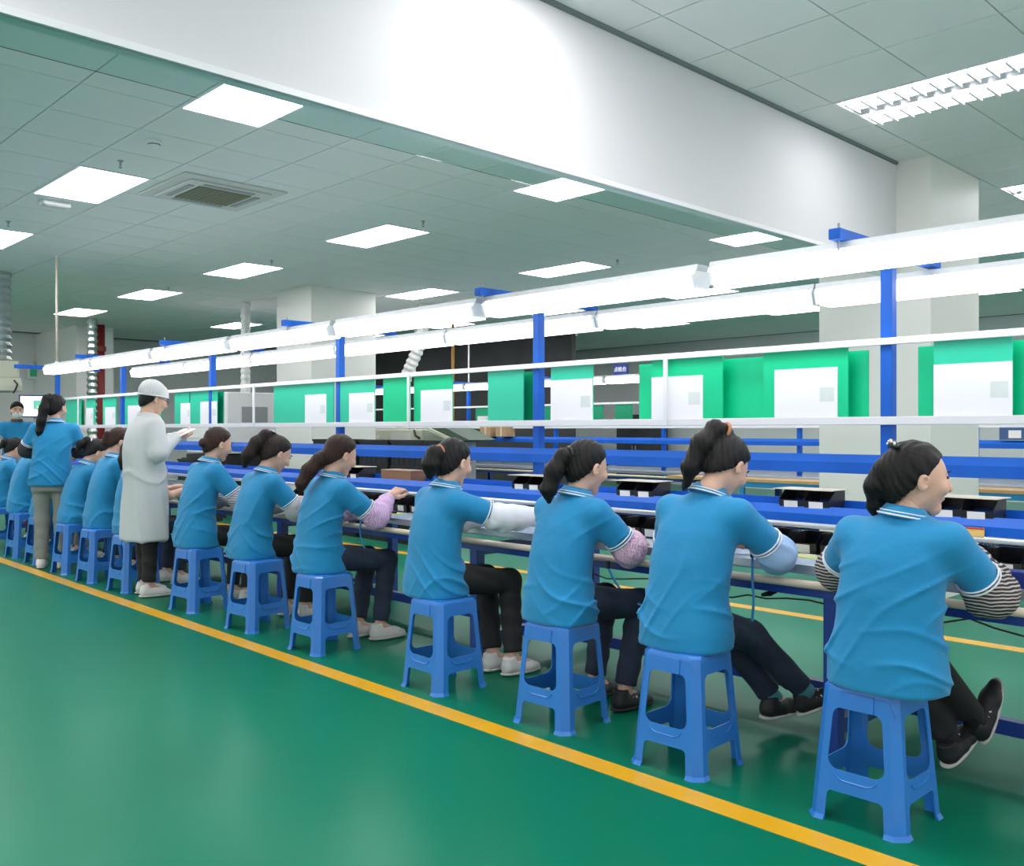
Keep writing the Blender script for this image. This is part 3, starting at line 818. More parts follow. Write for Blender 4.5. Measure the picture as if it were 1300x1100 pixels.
    # ---- face
    for sgn in (-1, 1):
        E_ = Field((-.02, -.015, -.012), (.02, .015, .012), .004); E_.ell((0, 0, 0), (.0135, .008, .0062), 0)
        m_ = np_mesh('eye', [xf(E_.mesh(), Mh @ Matrix.Translation((sgn * .032, .0835, .016)))]); link('eye', m_, M_eye, root)
        bw = MB().tube([Mh @ Vector((sgn * .014, .096, .034)), Mh @ Vector((sgn * .034, .093, .040)), Mh @ Vector((sgn * .052, .078, .034))], .003, 6); bw.build('eyebrow', hairm, root)
    lipo = MB().tube([Mh @ Vector((-.016, .086, -.058)), Mh @ Vector((0, .0935, -.057)), Mh @ Vector((.016, .086, -.058))], [.0025, .004, .0025], 6); lipo.build('mouth', M_lip, root, smooth=True)
    # ---- hair
    G = Field((-.22, -.33, -.42), (.22, .16, .20), hr * 1.05)
    G.ell((0, -.016, .037), (.084, .105, .094), .02)
    G.ell((0, -.048, -.012), (.076, .070, .098), .02)
    if fringe: G.chain([(.05, .066, .085), (.066, .066, .03), (.070, .055, -.03)], [.016, .010, .006], .02).chain([(-.05, .066, .085), (-.066, .066, .03), (-.070, .055, -.03)], [.016, .010, .006], .02).chain([(-.03, .078, .075), (0, .084, .062), (.03, .078, .075)], [.014, .012, .014], .02)
    # carve the face: everything forward of a slanted plane and below the hairline
    def face(x, y, z):
        a = (y - .005) * .80 - (z - .035) * .60            # in front of / below the hairline
        b_ = (y + .012) * .96 + (-(z + .01)) * .25           # sideburn line
        return a, b_
    gx, gy, gz = np.meshgrid(*G.ax, indexing='ij', sparse=True)
    fr_ = np.minimum((gy - (.052 if not fringe else .075)) * .78 - (gz - .075) * .62, 9)
    sd_ = np.minimum((gy - .012 + 0 * gx), (.03 - gz + .0 * gy) + 0 * gx)
    lowc = np.minimum(.9 * (gy + .035) - .4 * (gz + .06), 9) + 0 * gx
    cut = np.maximum(fr_ + 0 * gx, np.minimum(sd_, .3))
    nape = (-(gz + .100)) * .85 + (gy + .06) * .3 + 0 * gx
    earcut = np.minimum(lowc, (-.03 - gz) + 0 * lowc)
    cut = np.maximum(np.maximum(cut, earcut), nape)
    if not cap: G.v = np.maximum(G.v, cut.astype(np.float32))
    else: G.v = np.maximum(np.maximum(G.v, cut.astype(np.float32)), (gz - .05 + 0 * gx + 0 * gy).astype(np.float32))
    if tail:
        G.chain([Vector(p) for p in tail], tailr or [.03] * len(tail), .02)
    if bun:
        for bc, brd in bun: G.ell(bc, brd, .015)
    a1 = .0028 if near < 3 else .0015
    G.disp(lambda x, y, z: a1 * np.sin(260 * x + 14 * np.sin(9 * z) + 90 * y) * (.6 + .4 * np.sin(120 * y + 40 * z)))
    link('hair', np_mesh('hair', [xf(G.mesh(), Mh)]), hairm, root)
    if tie:
        tp, tr, tm = tie; u = Vector(tp); T = MB()
        ax = (Vector(tail[1]) - Vector(tail[0])).normalized() if tail else Vector((0, -1, 0)); a_ = ax.orthogonal().normalized(); b_ = ax.cross(a_)
        ring = [Mh @ (u + (a_ * math.cos(t) + b_ * math.sin(t)) * tr) for t in [2 * PI * i / 16 for i in range(17)]]
        T.tube(ring, .008, 8, cap=False).build('hair_tie', tm, root, smooth=True)
    if clip:
        cb = MB().tube([Mh @ Vector(p) for p in clip], [.010, .014, .010], 8).build('hair_clip', M_clip, root, smooth=True)
        for i in range(7):
            t = i / 6; a_ = Vector(clip[0]).lerp(Vector(clip[1]), min(1, t * 2)) if t < .5 else Vector(clip[1]).lerp(Vector(clip[2]), t * 2 - 1)
            q = Mh @ (a_ + Vector((0, -.010 + .004 * (i % 2), .010)))
            b2 = Field((-.009,) * 3, (.009,) * 3, .003); b2.ell((0, 0, 0), (.0052,) * 3, 0)
            link('pearl', np_mesh('pearl', [xf(b2.mesh(), Matrix.Translation(q))]), M_pearl, cb)
    if cap:
        K = Field((-.13, -.15, -.06), (.13, .14, .17), hr)
        K.ell((0, -.018, .045), (.092, .115, .098), 0); K.ell((0, -.05, .06), (.088, .09, .09), .03)
        K.plane_cut((0, 0, .018), (0, .18, -1)); K.disp(lambda x, y, z: .0022 * np.sin(95 * np.arctan2(y, x) * .35 + 3 * np.sin(40 * z)) * (z < .06) + .001 * np.sin(70 * x + 50 * z))
        link('cap', np_mesh('cap', [xf(K.mesh(), Mh)]), M_cap, root)
        MB().tube([Mh @ Vector((.093 * math.sin(t), -.018 + .116 * math.cos(t), .022 + .025 * math.cos(t))) for t in [2 * PI * i / 28 for i in range(29)]], .006, 6, cap=False).build('cap_band', M_cap, root, smooth=True)
    if mask:
        K = Field((-.09, -.02, -.13), (.09, .15, .03), hr); K.ell((0, .04, -.045), (.070, .078, .058), 0); K.plane_cut((0, .035, 0), (0, -1, 0))
        mo = link('face_mask', np_mesh('face_mask', [xf(K.mesh(), Mh)]), M_mask, root)
        for sgn in (-1, 1): MB().tube([Mh @ Vector((sgn * .062, .05, -.03)), Mh @ Vector((sgn * .085, -.01, .01))], .002, 5).build('ear_loop', M_mask, mo)
    if glasses:
        gl = MB()
        for sgn in (-1, 1):
            gl.tube([Mh @ Vector((sgn * .034 + .024 * math.cos(t), .102, .012 + .019 * math.sin(t))) for t in [2 * PI * i / 16 for i in range(17)]], .0018, 6, cap=False)
            gl.tube([Mh @ Vector((sgn * .058, .100, .016)), Mh @ Vector((sgn * .082, .0, .012))], .0018, 6)
        gl.tube([Mh @ Vector((-.012, .104, .014)), Mh @ Vector((.012, .104, .014))], .0018, 6)
        gl.build('glasses', M_black, root)
    # ---- shirt / coat
    coat = top == 'coat'
    z0 = coat_hem if coat else hz
    lo = Vector((min(elR.x, elL.x, shL.x, -.2) - .12, min(nb.y, 0) - .24, z0 - .03)); hi = Vector((max(elR.x, shR.x, .2, wrR.x if coat else 0) + .12, max(nb.y, elR.y, elL.y, wrR.y if coat else 0, wrL.y if coat else 0) + .2, tz + .05))
    F = Field(lo, hi, res)
    ks = tkeys(.0, hz)
    if coat:
        ks = [(z0, .0, .0, .235, .165), (z0 + .3, 0, .0, .215, .16), (z0 + .5, 0, .0, .205, .15)] + [(a, b, c, d + .018, e + .02) for a, b, c, d, e in ks if a > z0 + .6]
    F.loft(ks, .02, (0, R(tw)))
    trims = []
    for sh, el, wr in ((shR, elR, wrR), (shL, elL, wrL)):
        ax = (el - sh); L = ax.length; ax.normalize()
        if coat:
            F.cone(sh - ax * .01, el, .070, .068, .05); F.cone(el, wr, .066, .045, .03)
        else:
            F.cone(sh - ax * .012, sh + ax * L * .45, .067, .064, .055); F.cone(sh + ax * L * .40, sh + ax * L * .95, .066, .070, .02)
            cp = sh + ax * L * .70
            F.plane_cut(tuple(cp), tuple(ax), .13)
            trims.append((cp, ax, .069))
    ph = rng.uniform(0, 6, 9); am = .0125 * fold
    def folds(x, y, z):
        t = (z - z0) / (tz - z0)
        if coat:
            a = np.arctan2(y, x); return -.013 * (1 - np.abs(np.sin(3.5 * a + 2.5 * z + ph[0]))) ** 2 * np.clip((.75 - t) * 2, 0, 1) - .010 * (1 - np.abs(np.sin(13 * z + 9 * x + 1.5 * np.sin(9 * x + ph[1])))) ** 3 * np.exp(-((t - .55) / .15) ** 2) + 0 * x
        wl = np.exp(-((t - .20) / .20) ** 2); wu = np.exp(-((t - .60) / .22) ** 2)
        p1 = 27 * z + 11 * x + 9 * y + 1.8 * np.sin(10 * x + ph[0]) + ph[1]
        p2 = 17 * x - 20 * z + 6 * y + 1.3 * np.sin(12 * z + ph[2]) + ph[3]
        p3 = 22 * z - 19 * x + 2.2 * np.sin(8 * x + 5 * y + ph[4]) + ph[5]
        def rd(p, e): return (1 - np.abs(np.sin(p))) ** e
        m1 = .5 + .5 * np.sin(14 * x + 9 * z + ph[6]); m3 = .5 + .5 * np.sin(-12 * x + 11 * z + ph[7]); m2 = .5 + .5 * np.sin(9 * z + 7 * y + ph[8])
        fx = .25 + .75 * np.clip(np.abs(x) / .15, 0, 1)
        return -am * (1.2 * rd(p1, 3) * wl * m1 + 1.0 * rd(p3, 3) * wl * m3 + .9 * rd(p2, 3) * wu * fx * m2) + am * .3
    F.disp(folds)
    if not coat: F.disp(lambda x, y, z: -.004 * np.exp(-((z - z0 - .028) / .006) ** 2) * 0 + 0 * x + 0 * y)
    link('coat' if coat else 'shirt', np_mesh('shirt', [F.mesh()]), shirt, root)
    # sleeve trims (white piping), collar
    for cp, ax, r_ in trims:
        a_ = ax.orthogonal().normalized(); b_ = ax.cross(a_)
        for off in (-.003, -.017):
            T = MB(); T.tube([cp + ax * off + (a_ * math.cos(t) + b_ * math.sin(t)) * (r_ + .0012) for t in [2 * PI * i / 28 for i in range(29)]], .0034, 6, cap=False)
            T.build('sleeve_trim', M_trim, root, smooth=True)
    cdir = (hc - nb).normalized(); cdir = (cdir + Vector((0, 0, 1.0))).normalized()
    a_ = Vector((1, 0, 0)); b_ = cdir.cross(a_).normalized(); a_ = b_.cross(cdir).normalized()
    cm = collar or (shirt if not coat else shirt)
    CB = MB(); prof = [(.052, .008), (.056, .024), (.062, .025), (.086, -.012), (.083, -.017), (.060, .006)]
    nseg = 32; c0 = nb + cdir * .002
    for i in range(nseg + 1):
        t = PI / 2 + .18 + (2 * PI - .36) * i / nseg
        for r_, h_ in prof: CB.v.append(tuple(c0 + (a_ * math.cos(t) + b_ * math.sin(t) * 1.04) * r_ + cdir * h_))
    np_ = len(prof)
    for i in range(nseg):
        for j in range(np_): CB.f.append((i * np_ + j, i * np_ + (j + 1) % np_, (i + 1) * np_ + (j + 1) % np_, (i + 1) * np_ + j))
    CB.f.append(tuple(range(np_))); CB.f.append(tuple(nseg * np_ + j for j in range(np_))[::-1])
    co = CB.build('collar', cm, root, smooth=True)
    if not coat and not collar:
        for r_, h_, tr in ((.0855, -.010, .0032), (.0785, .0015, .0022)):
            T = MB().tube([c0 + (a_ * math.cos(t) + b_ * math.sin(t) * 1.04) * r_ + cdir * h_ for t in [PI / 2 + .18 + (2 * PI - .36) * i / 32 for i in range(33)]], tr, 6)
            T.build('collar_trim', M_trim, co, smooth=True)
    # ---- oversleeves
    if sleeve:
        for sh, el, wr in ((shR, elR, wrR), (shL, elL, wrL)):
            ax = (el - sh); L = ax.length; ax.normalize(); a2 = (wr - el).normalized(); L2 = (wr - el).length
            pts = [sh + ax * L * .58, sh + ax * L * .85, el + (a2 - ax) * .004, el + a2 * L2 * .3, el + a2 * L2 * .6, wr - a2 * .015, wr + a2 * .012]
            rr = [.052, .064, .069 * puff, .067 * puff, .056, .042, .032]
            lo = Vector([min(p[i] for p in pts) - .09 for i in range(3)]); hi = Vector([max(p[i] for p in pts) + .09 for i in range(3)])
            F = Field(lo, hi, res); F.chain(pts, rr, .03)
            pq = rng.uniform(0, 6, 3); d2 = a2
            F.disp(lambda x, y, z: .0075 * np.sin(62 * (x * d2.x + y * d2.y + z * d2.z) + 1.6 * np.sin(40 * z + pq[0]) + pq[1]) * (.5 + .5 * np.sin(33 * x + 21 * z + pq[2])))
            F.plane_cut(tuple(wr + a2 * .022), tuple(a2), .06)
            o = link('oversleeve', np_mesh('oversleeve', [F.mesh()]), sleeve, root)
            q_ = a2.orthogonal().normalized(); r_2 = a2.cross(q_)
            MB().tube([wr + a2 * .016 + (q_ * math.cos(t) + r_2 * math.sin(t)) * .033 for t in [2 * PI * i / 20 for i in range(21)]], .005, 6, cap=False).build('cuff', sleeve, o, smooth=True)
    # ---- trousers, shoes
    trm = trousers or M_tkblk
    lo = Vector((min(min(k.x for k in (Vector(l[0]), Vector(l[1]))) for l in legs) - .13, min(min(Vector(l[0]).y, Vector(l[1]).y, 0) for l in legs) - .2, min(Vector(l[1]).z for l in legs) - .12))
    hi = Vector((max(max(Vector(l[0]).x, Vector(l[1]).x) for l in legs) + .13, max(max(Vector(l[0]).y, Vector(l[1]).y) for l in legs) + .14, hipz + .16))
    lo.x = min(lo.x, -.24); hi.x = max(hi.x, .24)
    F = Field(lo, hi, max(res, .008))
    if sit: F.ell((0, .0, hipz - .012), (.170 * bu, .128, .078), .03)
    else: F.loft([(hipz - .12, 0, 0, .165, .115), (hipz + .02, 0, 0, .165, .118), (hipz + .12, 0, 0, .15, .105)], .03)
    for hp, (kn, an) in zip((hipR, hipL), legs):
        kn = Vector(kn); an = Vector(an); dn = (an - kn).normalized()
        wid = 1.25 if (not sit and trm is M_tkgrey) else 1.0
        F.cone(hp, kn, .086, .064, .04); F.cone(kn, an + dn * -.02, .064 * (1.05 if wid > 1 else 1), .052 * wid, .03)
    F.disp(lambda x, y, z: .0035 * np.sin(60 * z + 30 * y + 2 * np.sin(17 * x)) * (.5 + .5 * np.sin(13 * y + 9 * z)))
    for kn, an in legs:
        dn = (Vector(an) - Vector(kn)).normalized(); F.plane_cut(tuple(Vector(an) - dn * (.035 if not (not sit and trm is M_tkgrey) else .01)), tuple(dn), .12)
    if sit:
        F.v = np.maximum(F.v, np.where((np.abs(F.ax[0])[:, None, None] < .15) & (np.abs(F.ax[1])[None, :, None] < .15), SH + .001 - F.ax[2][None, None, :], -1))
    link('trousers', np_mesh('trousers', [F.mesh()]), trm, root)
    su, ss = shoe or (M_shoew, M_sole)
    for i, (kn, an) in enumerate(legs):
        srot = (shoe_rot or {}).get(i, (0, 0, (-6 if i == 0 else 6)))
        o = link('shoe', SHOE_UP.copy(), su, root, an, tuple(R(a) for a in srot))
        s2 = link('sole', SHOE_SO.copy(), ss, o)
        if su is not M_shoek or True:
            lc = MB()
            for j in range(3): lc.tube([(-.016, .045 + .02 * j, -.008 - .008 * j), (.0, .05 + .02 * j, -.006 - .008 * j), (.016, .045 + .02 * j, -.008 - .008 * j)], .0028, 5)
            lc.build('lace', M_trim if su is M_shoek else M_sole, o)
            if su is M_shoek and i == 0:
                for j in range(3): 
                    MB().tube([(.0385, .02 + .02 * j, -.062), (.034, .006 + .02 * j, -.02)], .004, 5).build('side_stripe', M_trim, o)
        if socks:
            dn = (Vector(kn) - Vector(an)).normalized()
            MB().tube([Vector(an) - dn * .01, Vector(an) + dn * .09], .041, 14).build('sock', socks, root, smooth=True)
    return root

# ------------------------------------------------------------------ things on the bench
def bin_proto():
    e = empty('parts_bin'); w_, d_, h_ = .118, .15, .095
    b = MB()
    b.prism([(-d_ / 2, 0), (d_ / 2, 0), (d_ / 2, .004), (-d_ / 2, .004)], 0, -w_ / 2, w_ / 2)
    for sx in (-1, 1):
        b.prism([(-d_ / 2 + .004, .0), (d_ / 2, .0), (d_ / 2, h_), (-d_ / 2 + .055, h_), (-d_ / 2 - .004, .052)], 0, sx * w_ / 2 - .002, sx * w_ / 2 + .002)
    b.box((-w_ / 2, d_ / 2 - .004, 0), (w_ / 2, d_ / 2, h_))
    b.build('bin_body', M_black, e)
    MB().prism([(-d_ / 2 + .002, 0), (-d_ / 2 + .006, 0), (-d_ / 2, .050), (-d_ / 2 - .004, .050)], 0, -w_ / 2, w_ / 2).build('front_lip', M_black, e)
    MB().prism([(-d_ / 2 - .0008, .008), (-d_ / 2 - .0036, .046), (-d_ / 2 - .0048, .046), (-d_ / 2 - .002, .008)], 0, -.036, .030).build('label_card', M_label, e)
    return e
bp_ = bin_proto(); nb_ = 0
x = -.55
while x > -6.6:
    e = bp_ if nb_ == 0 else copy_tree(bp_)
    e.location = (x + rng.uniform(-.008, .008), 3.925, .766); e.rotation_euler = (0, 0, rng.uniform(-.04, .04))
    tag(e, 'black plastic parts bin with a white label standing on the bench top', 'parts bin', 'black parts bins along the bench top'); nb_ += 1
    x -= .134 if nb_ % 4 else .165
for xx, who in ((-2.075, 'beside the striped sleeve'), (-1.401, 'beside the face over striped sleeves'), (-3.036, 'left of the light blue sleeves'), (-3.838, 'at the second post'), (-5.676, 'before the lilac sleeves')):
    for kk in range(2):
        e = copy_tree(bp_); e.location = (xx - .06 + .122 * kk, 3.895, .963)
        tag(e, 'one of two black bins on the blue beam, ' + who, 'parts bin', 'bins on the lower blue beam')
    tag(MB().box((xx - .15, 3.81, 1.0595), (xx + .14, 3.97, 1.0625)).build('cover_sheet', mat('cream_sheet', (.62, .58, .46), .6)), 'cream sheet lying on two bins, ' + who, 'sheet', 'cream sheets on the bins')
bx_ = tag(empty('brown_box', (-5.13, 3.895, .963)), 'closed brown cardboard box lying on the lower blue beam', 'box')
MB().box((-.17, -.06, 0), (.17, .07, .085)).build('carton', M_cardd, bx_, bevel=.003)
MB().box((-.172, -.062, .085), (.172, .072, .091)).build('lid', mat('box_lid', (.40, .27, .20), .6), bx_, bevel=.002)
for k, (xx, yy, w_) in enumerate(((-2.03, 3.80, .34), (-1.18, 3.80, .40), (-5.1, 3.74, .30), (-3.15, 3.78, .2), (-6.2, 3.75, .3), (-.5, 3.8, .3))):
    e = tag(empty('circuit_sheet', (xx, yy, .7655), R(2 * k - 4)), 'pale yellow assembly sheet with small black parts lying on the bench top', 'assembly sheet', 'yellow sheets on the bench')
    MB().box((-w_ / 2, -.055, 0), (w_ / 2, .055, .004)).build('sheet', M_pcb, e)
    MB().box((w_ * .28, -.03, .004), (w_ * .28 + .035, -.005, .022)).build('black_part', M_black, e)
    MB().box((-w_ * .2, .01, .004), (-w_ * .2 + .09, .03, .008)).build('white_strip', M_paper, e)
e = tag(empty('finger_cot_pad', (-1.33, 3.93, .866)), 'small blue and white mesh pad by the hand of the worker in stripes', 'pad')
Fp = Field((-.06, -.04, -.03), (.06, .04, .05), .004); Fp.ell((0, 0, .0), (.045, .024, .026), 0); Fp.disp(lambda x, y, z: .003 * np.sin(330 * x) * np.sin(330 * z + 200 * y))
link('mesh_pad', np_mesh('pad', [Fp.mesh()]), wave_mat('blue_mesh', (.03, .2, .7), (.6, .75, .9), 60, dist=6), e, (0, 0, .026))
e = tag(empty('power_box', (-1.10, 3.53, .776)), 'small dark blue power box on the front edge of the bench', 'power box')
MB().box((-.05, -.03, 0), (.05, .03, .06)).build('casing', M_navysign, e, bevel=.004); MB().box((-.03, -.034, .02), (-.01, -.03, .04)).build('switch', M_black, e)
# small instruction card on the far side, red/yellow
e = tag(empty('instruction_card', (-1.36, 3.79, .915)), 'small yellow and red instruction card tucked under the lower beam', 'card')
MB().box((-.08, -.002, 0), (.06, .002, .035)).build('card_face', mat('card_yellow', (.8, .55, .15), .6), e); MB().box((-.08, -.003, .028), (.06, -.002, .035)).build('red_band', mat('card_red', (.6, .03, .02), .6), e)
# wrist straps (coiled blue leads)
def strap(pts, label):
    vs = [Vector(p) for p in pts]; out = []
    for i in range(len(vs) - 1):
        p0 = vs[max(i - 1, 0)]; p1, p2 = vs[i], vs[i + 1]; p3 = vs[min(i + 2, len(vs) - 1)]
        for t in np.linspace(0, 1, 8, endpoint=i == len(vs) - 2):
            out.append(.5 * ((2 * p1) + (p2 - p0) * t + (2 * p0 - 5 * p1 + 4 * p2 - p3) * t * t + (3 * p1 - p0 - 3 * p2 + p3) * t ** 3))
    o = empty('wrist_strap', out[0])
    MB().tube([p - out[0] for p in out], .0055, 8).build('coiled_lead', M_strap, o, smooth=True)
    MB().tube([(0, 0, -.006), (0, 0, .03)], .009, 10).build('plug', M_black, o)
    tag(o, label, 'wrist strap')
strap([(-2.09, 3.42, .80), (-2.09, 3.42, .70), (-2.085, 3.42, .60), (-2.10, 3.42, .50), (-2.13, 3.40, .49)], 'light blue wrist strap lead hanging beside the worker in light blue oversleeves')
strap([(-2.87, 3.41, .67), (-2.83, 3.42, .60), (-2.76, 3.43, .53), (-2.68, 3.43, .51)], 'light blue wrist strap lead curling to the lap of the worker in pink oversleeves')
strap([(-4.96, 3.43, .76), (-4.95, 3.42, .66), (-4.91, 3.42, .58), (-4.84, 3.42, .56)], 'light blue wrist strap lead hanging below the lilac oversleeve')
cb = tag(empty('power_cable', (-2.6, 3.9, .55)), 'thin brown power cable with a black plug strung under the bench', 'cable')
MB().tube([(-1.3 + .1 * i, .02 * math.sin(i * 1.1), .02 * math.sin(i * .8) - .02 + (.0 if i % 5 else .02)) for i in range(40)], .004, 6).build('lead', M_cable, cb, smooth=True)
MB().tube([(.28, -.02, .0), (.32, -.02, .012), (.36, -.02, .028)], [.008, .014, .008], 8).build('connector', M_black, cb)
# tablet held by the man in white
e = tag(empty('tablet', (-7.30, 3.28, 1.30)), 'flat white tablet held by the man in the white coat', 'tablet'); e.rotation_euler = (R(25), 0, R(-4))
MB().box((-.13, -.09, -.004), (.13, .09, .004)).build('casing', M_white, e, bevel=.003); MB().box((-.115, -.075, .004), (.115, .075, .005)).build('screen', M_paper, e)

# ------------------------------------------------------------------ background of the hall
def flex(pts, r, n=14, step=.03, amp=.10):
    vs = [Vector(p) for p in pts]; out = []; rr = []
    L = sum((vs[i + 1] - vs[i]).length for i in range(len(vs) - 1)); N = max(8, int(L / step))
    for i in range(N + 1):
        d = L * i / N; j = 0
        while j < len(vs) - 2 and d > (vs[j + 1] - vs[j]).length: d -= (vs[j + 1] - vs[j]).length; j += 1
        out.append(vs[j].lerp(vs[j + 1], min(1, d / (vs[j + 1] - vs[j]).length))); rr.append(r * (1 + (amp if i % 2 else -amp)))
    for _ in range(2):
        for i in range(1, len(out) - 1): out[i] = (out[i - 1] + out[i] * 2 + out[i + 1]) / 4
    return MB().tube(out, rr, n)
# fume hood at the end of the line
e = tag(empty('fume_hood', (-13.55, 3.62, 0)), 'beige fume hood with a silver foil duct rising to the ceiling', 'fume hood')
flex([(0, 0, 2.22), (0, 0, CZ)], .13, 16, .045, .12).build('duct', M_duct, e)
MB().box((-.35, -.2, 2.02), (.2, .18, 2.24)).build('collar_box', M_beige, e, bevel=.01)
MB().prism([(-.4, 1.84), (.26, 1.84), (.26, 1.92), (.2, 2.02), (-.35, 2.02)], 1, -.22, .2).build('hood', M_beige, e, bevel=.01)
MB().tube([(.26, .1, 1.98), (.33, .12, 1.93), (.32, .1, 1.86), (.22, .1, 1.82)], .012, 6).build('cable', M_black, e)
MB().box((-.2, -.02, 2.24), (-.16, .02, CZ)).build('hanger', M_grey, e)
# slim hanging conduit
def conduit(x, y, z0, label, m=M_white, r=.014):
    e = tag(empty('conduit', (x, y, z0)), label, 'conduit'); MB().tube([(0, 0, 0), (0, 0, CZ - z0)], r, 8).build('pipe', m, e, smooth=True)
    MB().tube([(0, 0, CZ - z0 - .02), (0, 0, CZ - z0)], r * 2.4, 12).build('ceiling_rose', M_white, e); MB().cbox((0, 0, .0), (.05, .04, .06)).build('junction', M_white, e)
conduit(-11.8, 3.77, 2.12, 'thin cream conduit dropping from the ceiling to the bench lamps', M_pipe)
conduit(xat(527, 10.4), 10.4, 1.3, 'thin white conduit dropping to the second bench beside the curved duct')
conduit(xat(595, 10.4), 10.4, 1.3, 'thin white conduit dropping to the second bench by the orange pole')
conduit(xat(575, 11.5), 11.5, 1.2, 'thin orange pole standing behind the second bench', mat('orange_pole', (.55, .25, .04), .5), .03)
# monitor
e = tag(empty('monitor', (-16.0, 4.79, 0), R(-107)), 'wall-side monitor showing a pale page with a green box', 'monitor')
MB().box((-.235, -.03, 1.53), (.235, .0, 1.89)).build('casing', M_navysign, e, bevel=.006)
e.rotation_euler = (0, 0, R(73))
MB().box((-.215, -.033, 1.55), (.215, -.03, 1.87)).build('screen', M_screen, e)
MB().box((-.03, -.035, 1.66), (.12, -.033, 1.80)).build('screen_window', M_screeng, e)
MB().box((.02, -.0365, 1.685), (.10, -.035, 1.715)).build('yellow_text', mat('screen_yellow', (.7, .7, .1), .3, emis=.5, ecol=(.8, .8, .1)), e)
MB().tube([(0, .02, 0), (0, .02, 1.7)], .03, 10).build('stand_pole', M_grey, e); MB().cbox((0, .02, .015), (.5, .4, .03)).build('stand_base', M_grey, e)
e = tag(empty('emergency_light', (-21.96, 0, 0)), 'twin-head emergency light with a green sign on the end wall', 'emergency light')
ey = xat(47, 1) ; ry_ = -21.9 / ey
e.location = (-21.9, ry_, 2.45)
MB().box((-.05, -.2, 0), (.05, .2, .26)).build('casing', M_white, e); MB().box((.05, -.16, .05), (.055, .16, .21)).build('sign_face', mat('exit_green', (.05, .5, .25), .4), e)
for sy in (-.12, .12): MB().tube([(.0, sy, .26), (.03, sy, .36)], [.05, .07], 12).build('lamp_head', M_white, e)
# red pipe, silver duct by the end wall
e = tag(empty('fire_pipe', (-19.0, -19.0 / xat(128, 1), 0)), 'dark red vertical pipe by the pale pier', 'pipe'); MB().tube([(0, 0, 0), (0, 0, CZ)], .075, 14).build('pipe', M_red, e, smooth=True); MB().tube([(0, 0, 2.9), (0, 0, 3.0)], .10, 14).build('flange', M_red, e)
e = tag(empty('foil_duct', (-18.0, -18.0 / xat(117, 1), 0)), 'slim silver foil duct hanging left of the red pipe', 'duct'); flex([(0, 0, 1.0), (0, 0, CZ)], .09, 12, .06, .15).build('duct', M_duct, e); MB().box((-.3, -.3, 0), (.3, .3, 1.0)).build('machine_base', M_beige, e)
# white machine with duct
e = tag(empty('white_machine', (-14.1, 7.45, 0)), 'white enclosed machine with a grey ribbed duct on its roof', 'machine')
MB().box((-.9, -.6, .95), (.55, .6, 1.93)).build('upper_casing', M_white, e, bevel=.02); MB().box((-.9, -.6, 0), (.55, .6, .93)).build('lower_casing', M_black, e)
MB().box((.55, -.35, 1.45), (.562, .1, 1.70)).build('window', M_grey, e); MB().box((-.85, -.61, 1.2), (-.2, -.6, 1.7)).build('hatch', M_walll, e)
flex([(.2, -.1, 1.93), (.2, -.1, CZ)], .075, 12, .05, .1).build('duct', M_ductw, e); MB().box((-.6, -.615, 1.98), (.3, -.59, 2.02)).build('rail', M_grey, e)
MB().prism([(-.02, .95), (.5, 1.5), (.5, 1.62), (-.02, 1.1)], 0, .9, 1.0).build('chute', M_black, e)
# beige machine with sloping chute near the curved duct
mx = xat(560, 9.3)
e = tag(empty('beige_machine', (mx, 9.3, 0)), 'low beige machine with a sloping green chute before the dark partition', 'machine')
MB().box((-2.2, -.3, .0), (-.1, .5, 1.34)).build('body', M_beige, e, bevel=.02); MB().box((-1.8, -.31, .7), (-1.2, -.3, 1.25)).build('door_panel', M_acw, e)
MB().box((-.9, -.31, 1.0), (-.4, -.3, 1.28)).build('control_panel', M_acw, e); MB().tube([(-.3, -.3, 1.32), (-.22, -.34, 1.24), (-.12, -.34, 1.2)], .02, 8).build('handle', M_black, e)
MB().prism([(-.1, 1.36), (.05, 1.36), (.75, 1.15), (.60, 1.15)], 1, -.3, -.25).build('chute_side', M_beige, e); MB().prism([(.05, 1.36), (.4, 1.36), (.95, 1.18), (.75, 1.15)], 1, -.25, .3).build('chute_bed', mat('chute_green', (.05, .09, .06), .5), e)
MB().box((.5, -.2, 0), (.6, .2, 1.15)).build('chute_leg', M_grey, e)
flex([(-1.25, .2, 1.34), (-1.3, .2, 1.85), (-1.25, .25, 2.2), (-.95, .35, 2.8), (-.85, .35, CZ)], .10, 14, .05, .1).build('duct', M_ductw, e)
for k, (px_, zz) in enumerate(((616, .0), (636, .0))):
    e = tag(empty('carton', (xat(px_, 10.2) , 10.3, 1.22)), ('brown carton on the second bench beside the sloping chute', 'brown carton on the second bench next to the second post')[k], 'carton')
    MB().box((-.13, -.1, 0), (.12, .1, .16)).build('box_body', M_card, e, bevel=.004); MB().box((-.02, -.102, 0), (.02, -.1, .16)).build('tape', M_pipe, e)
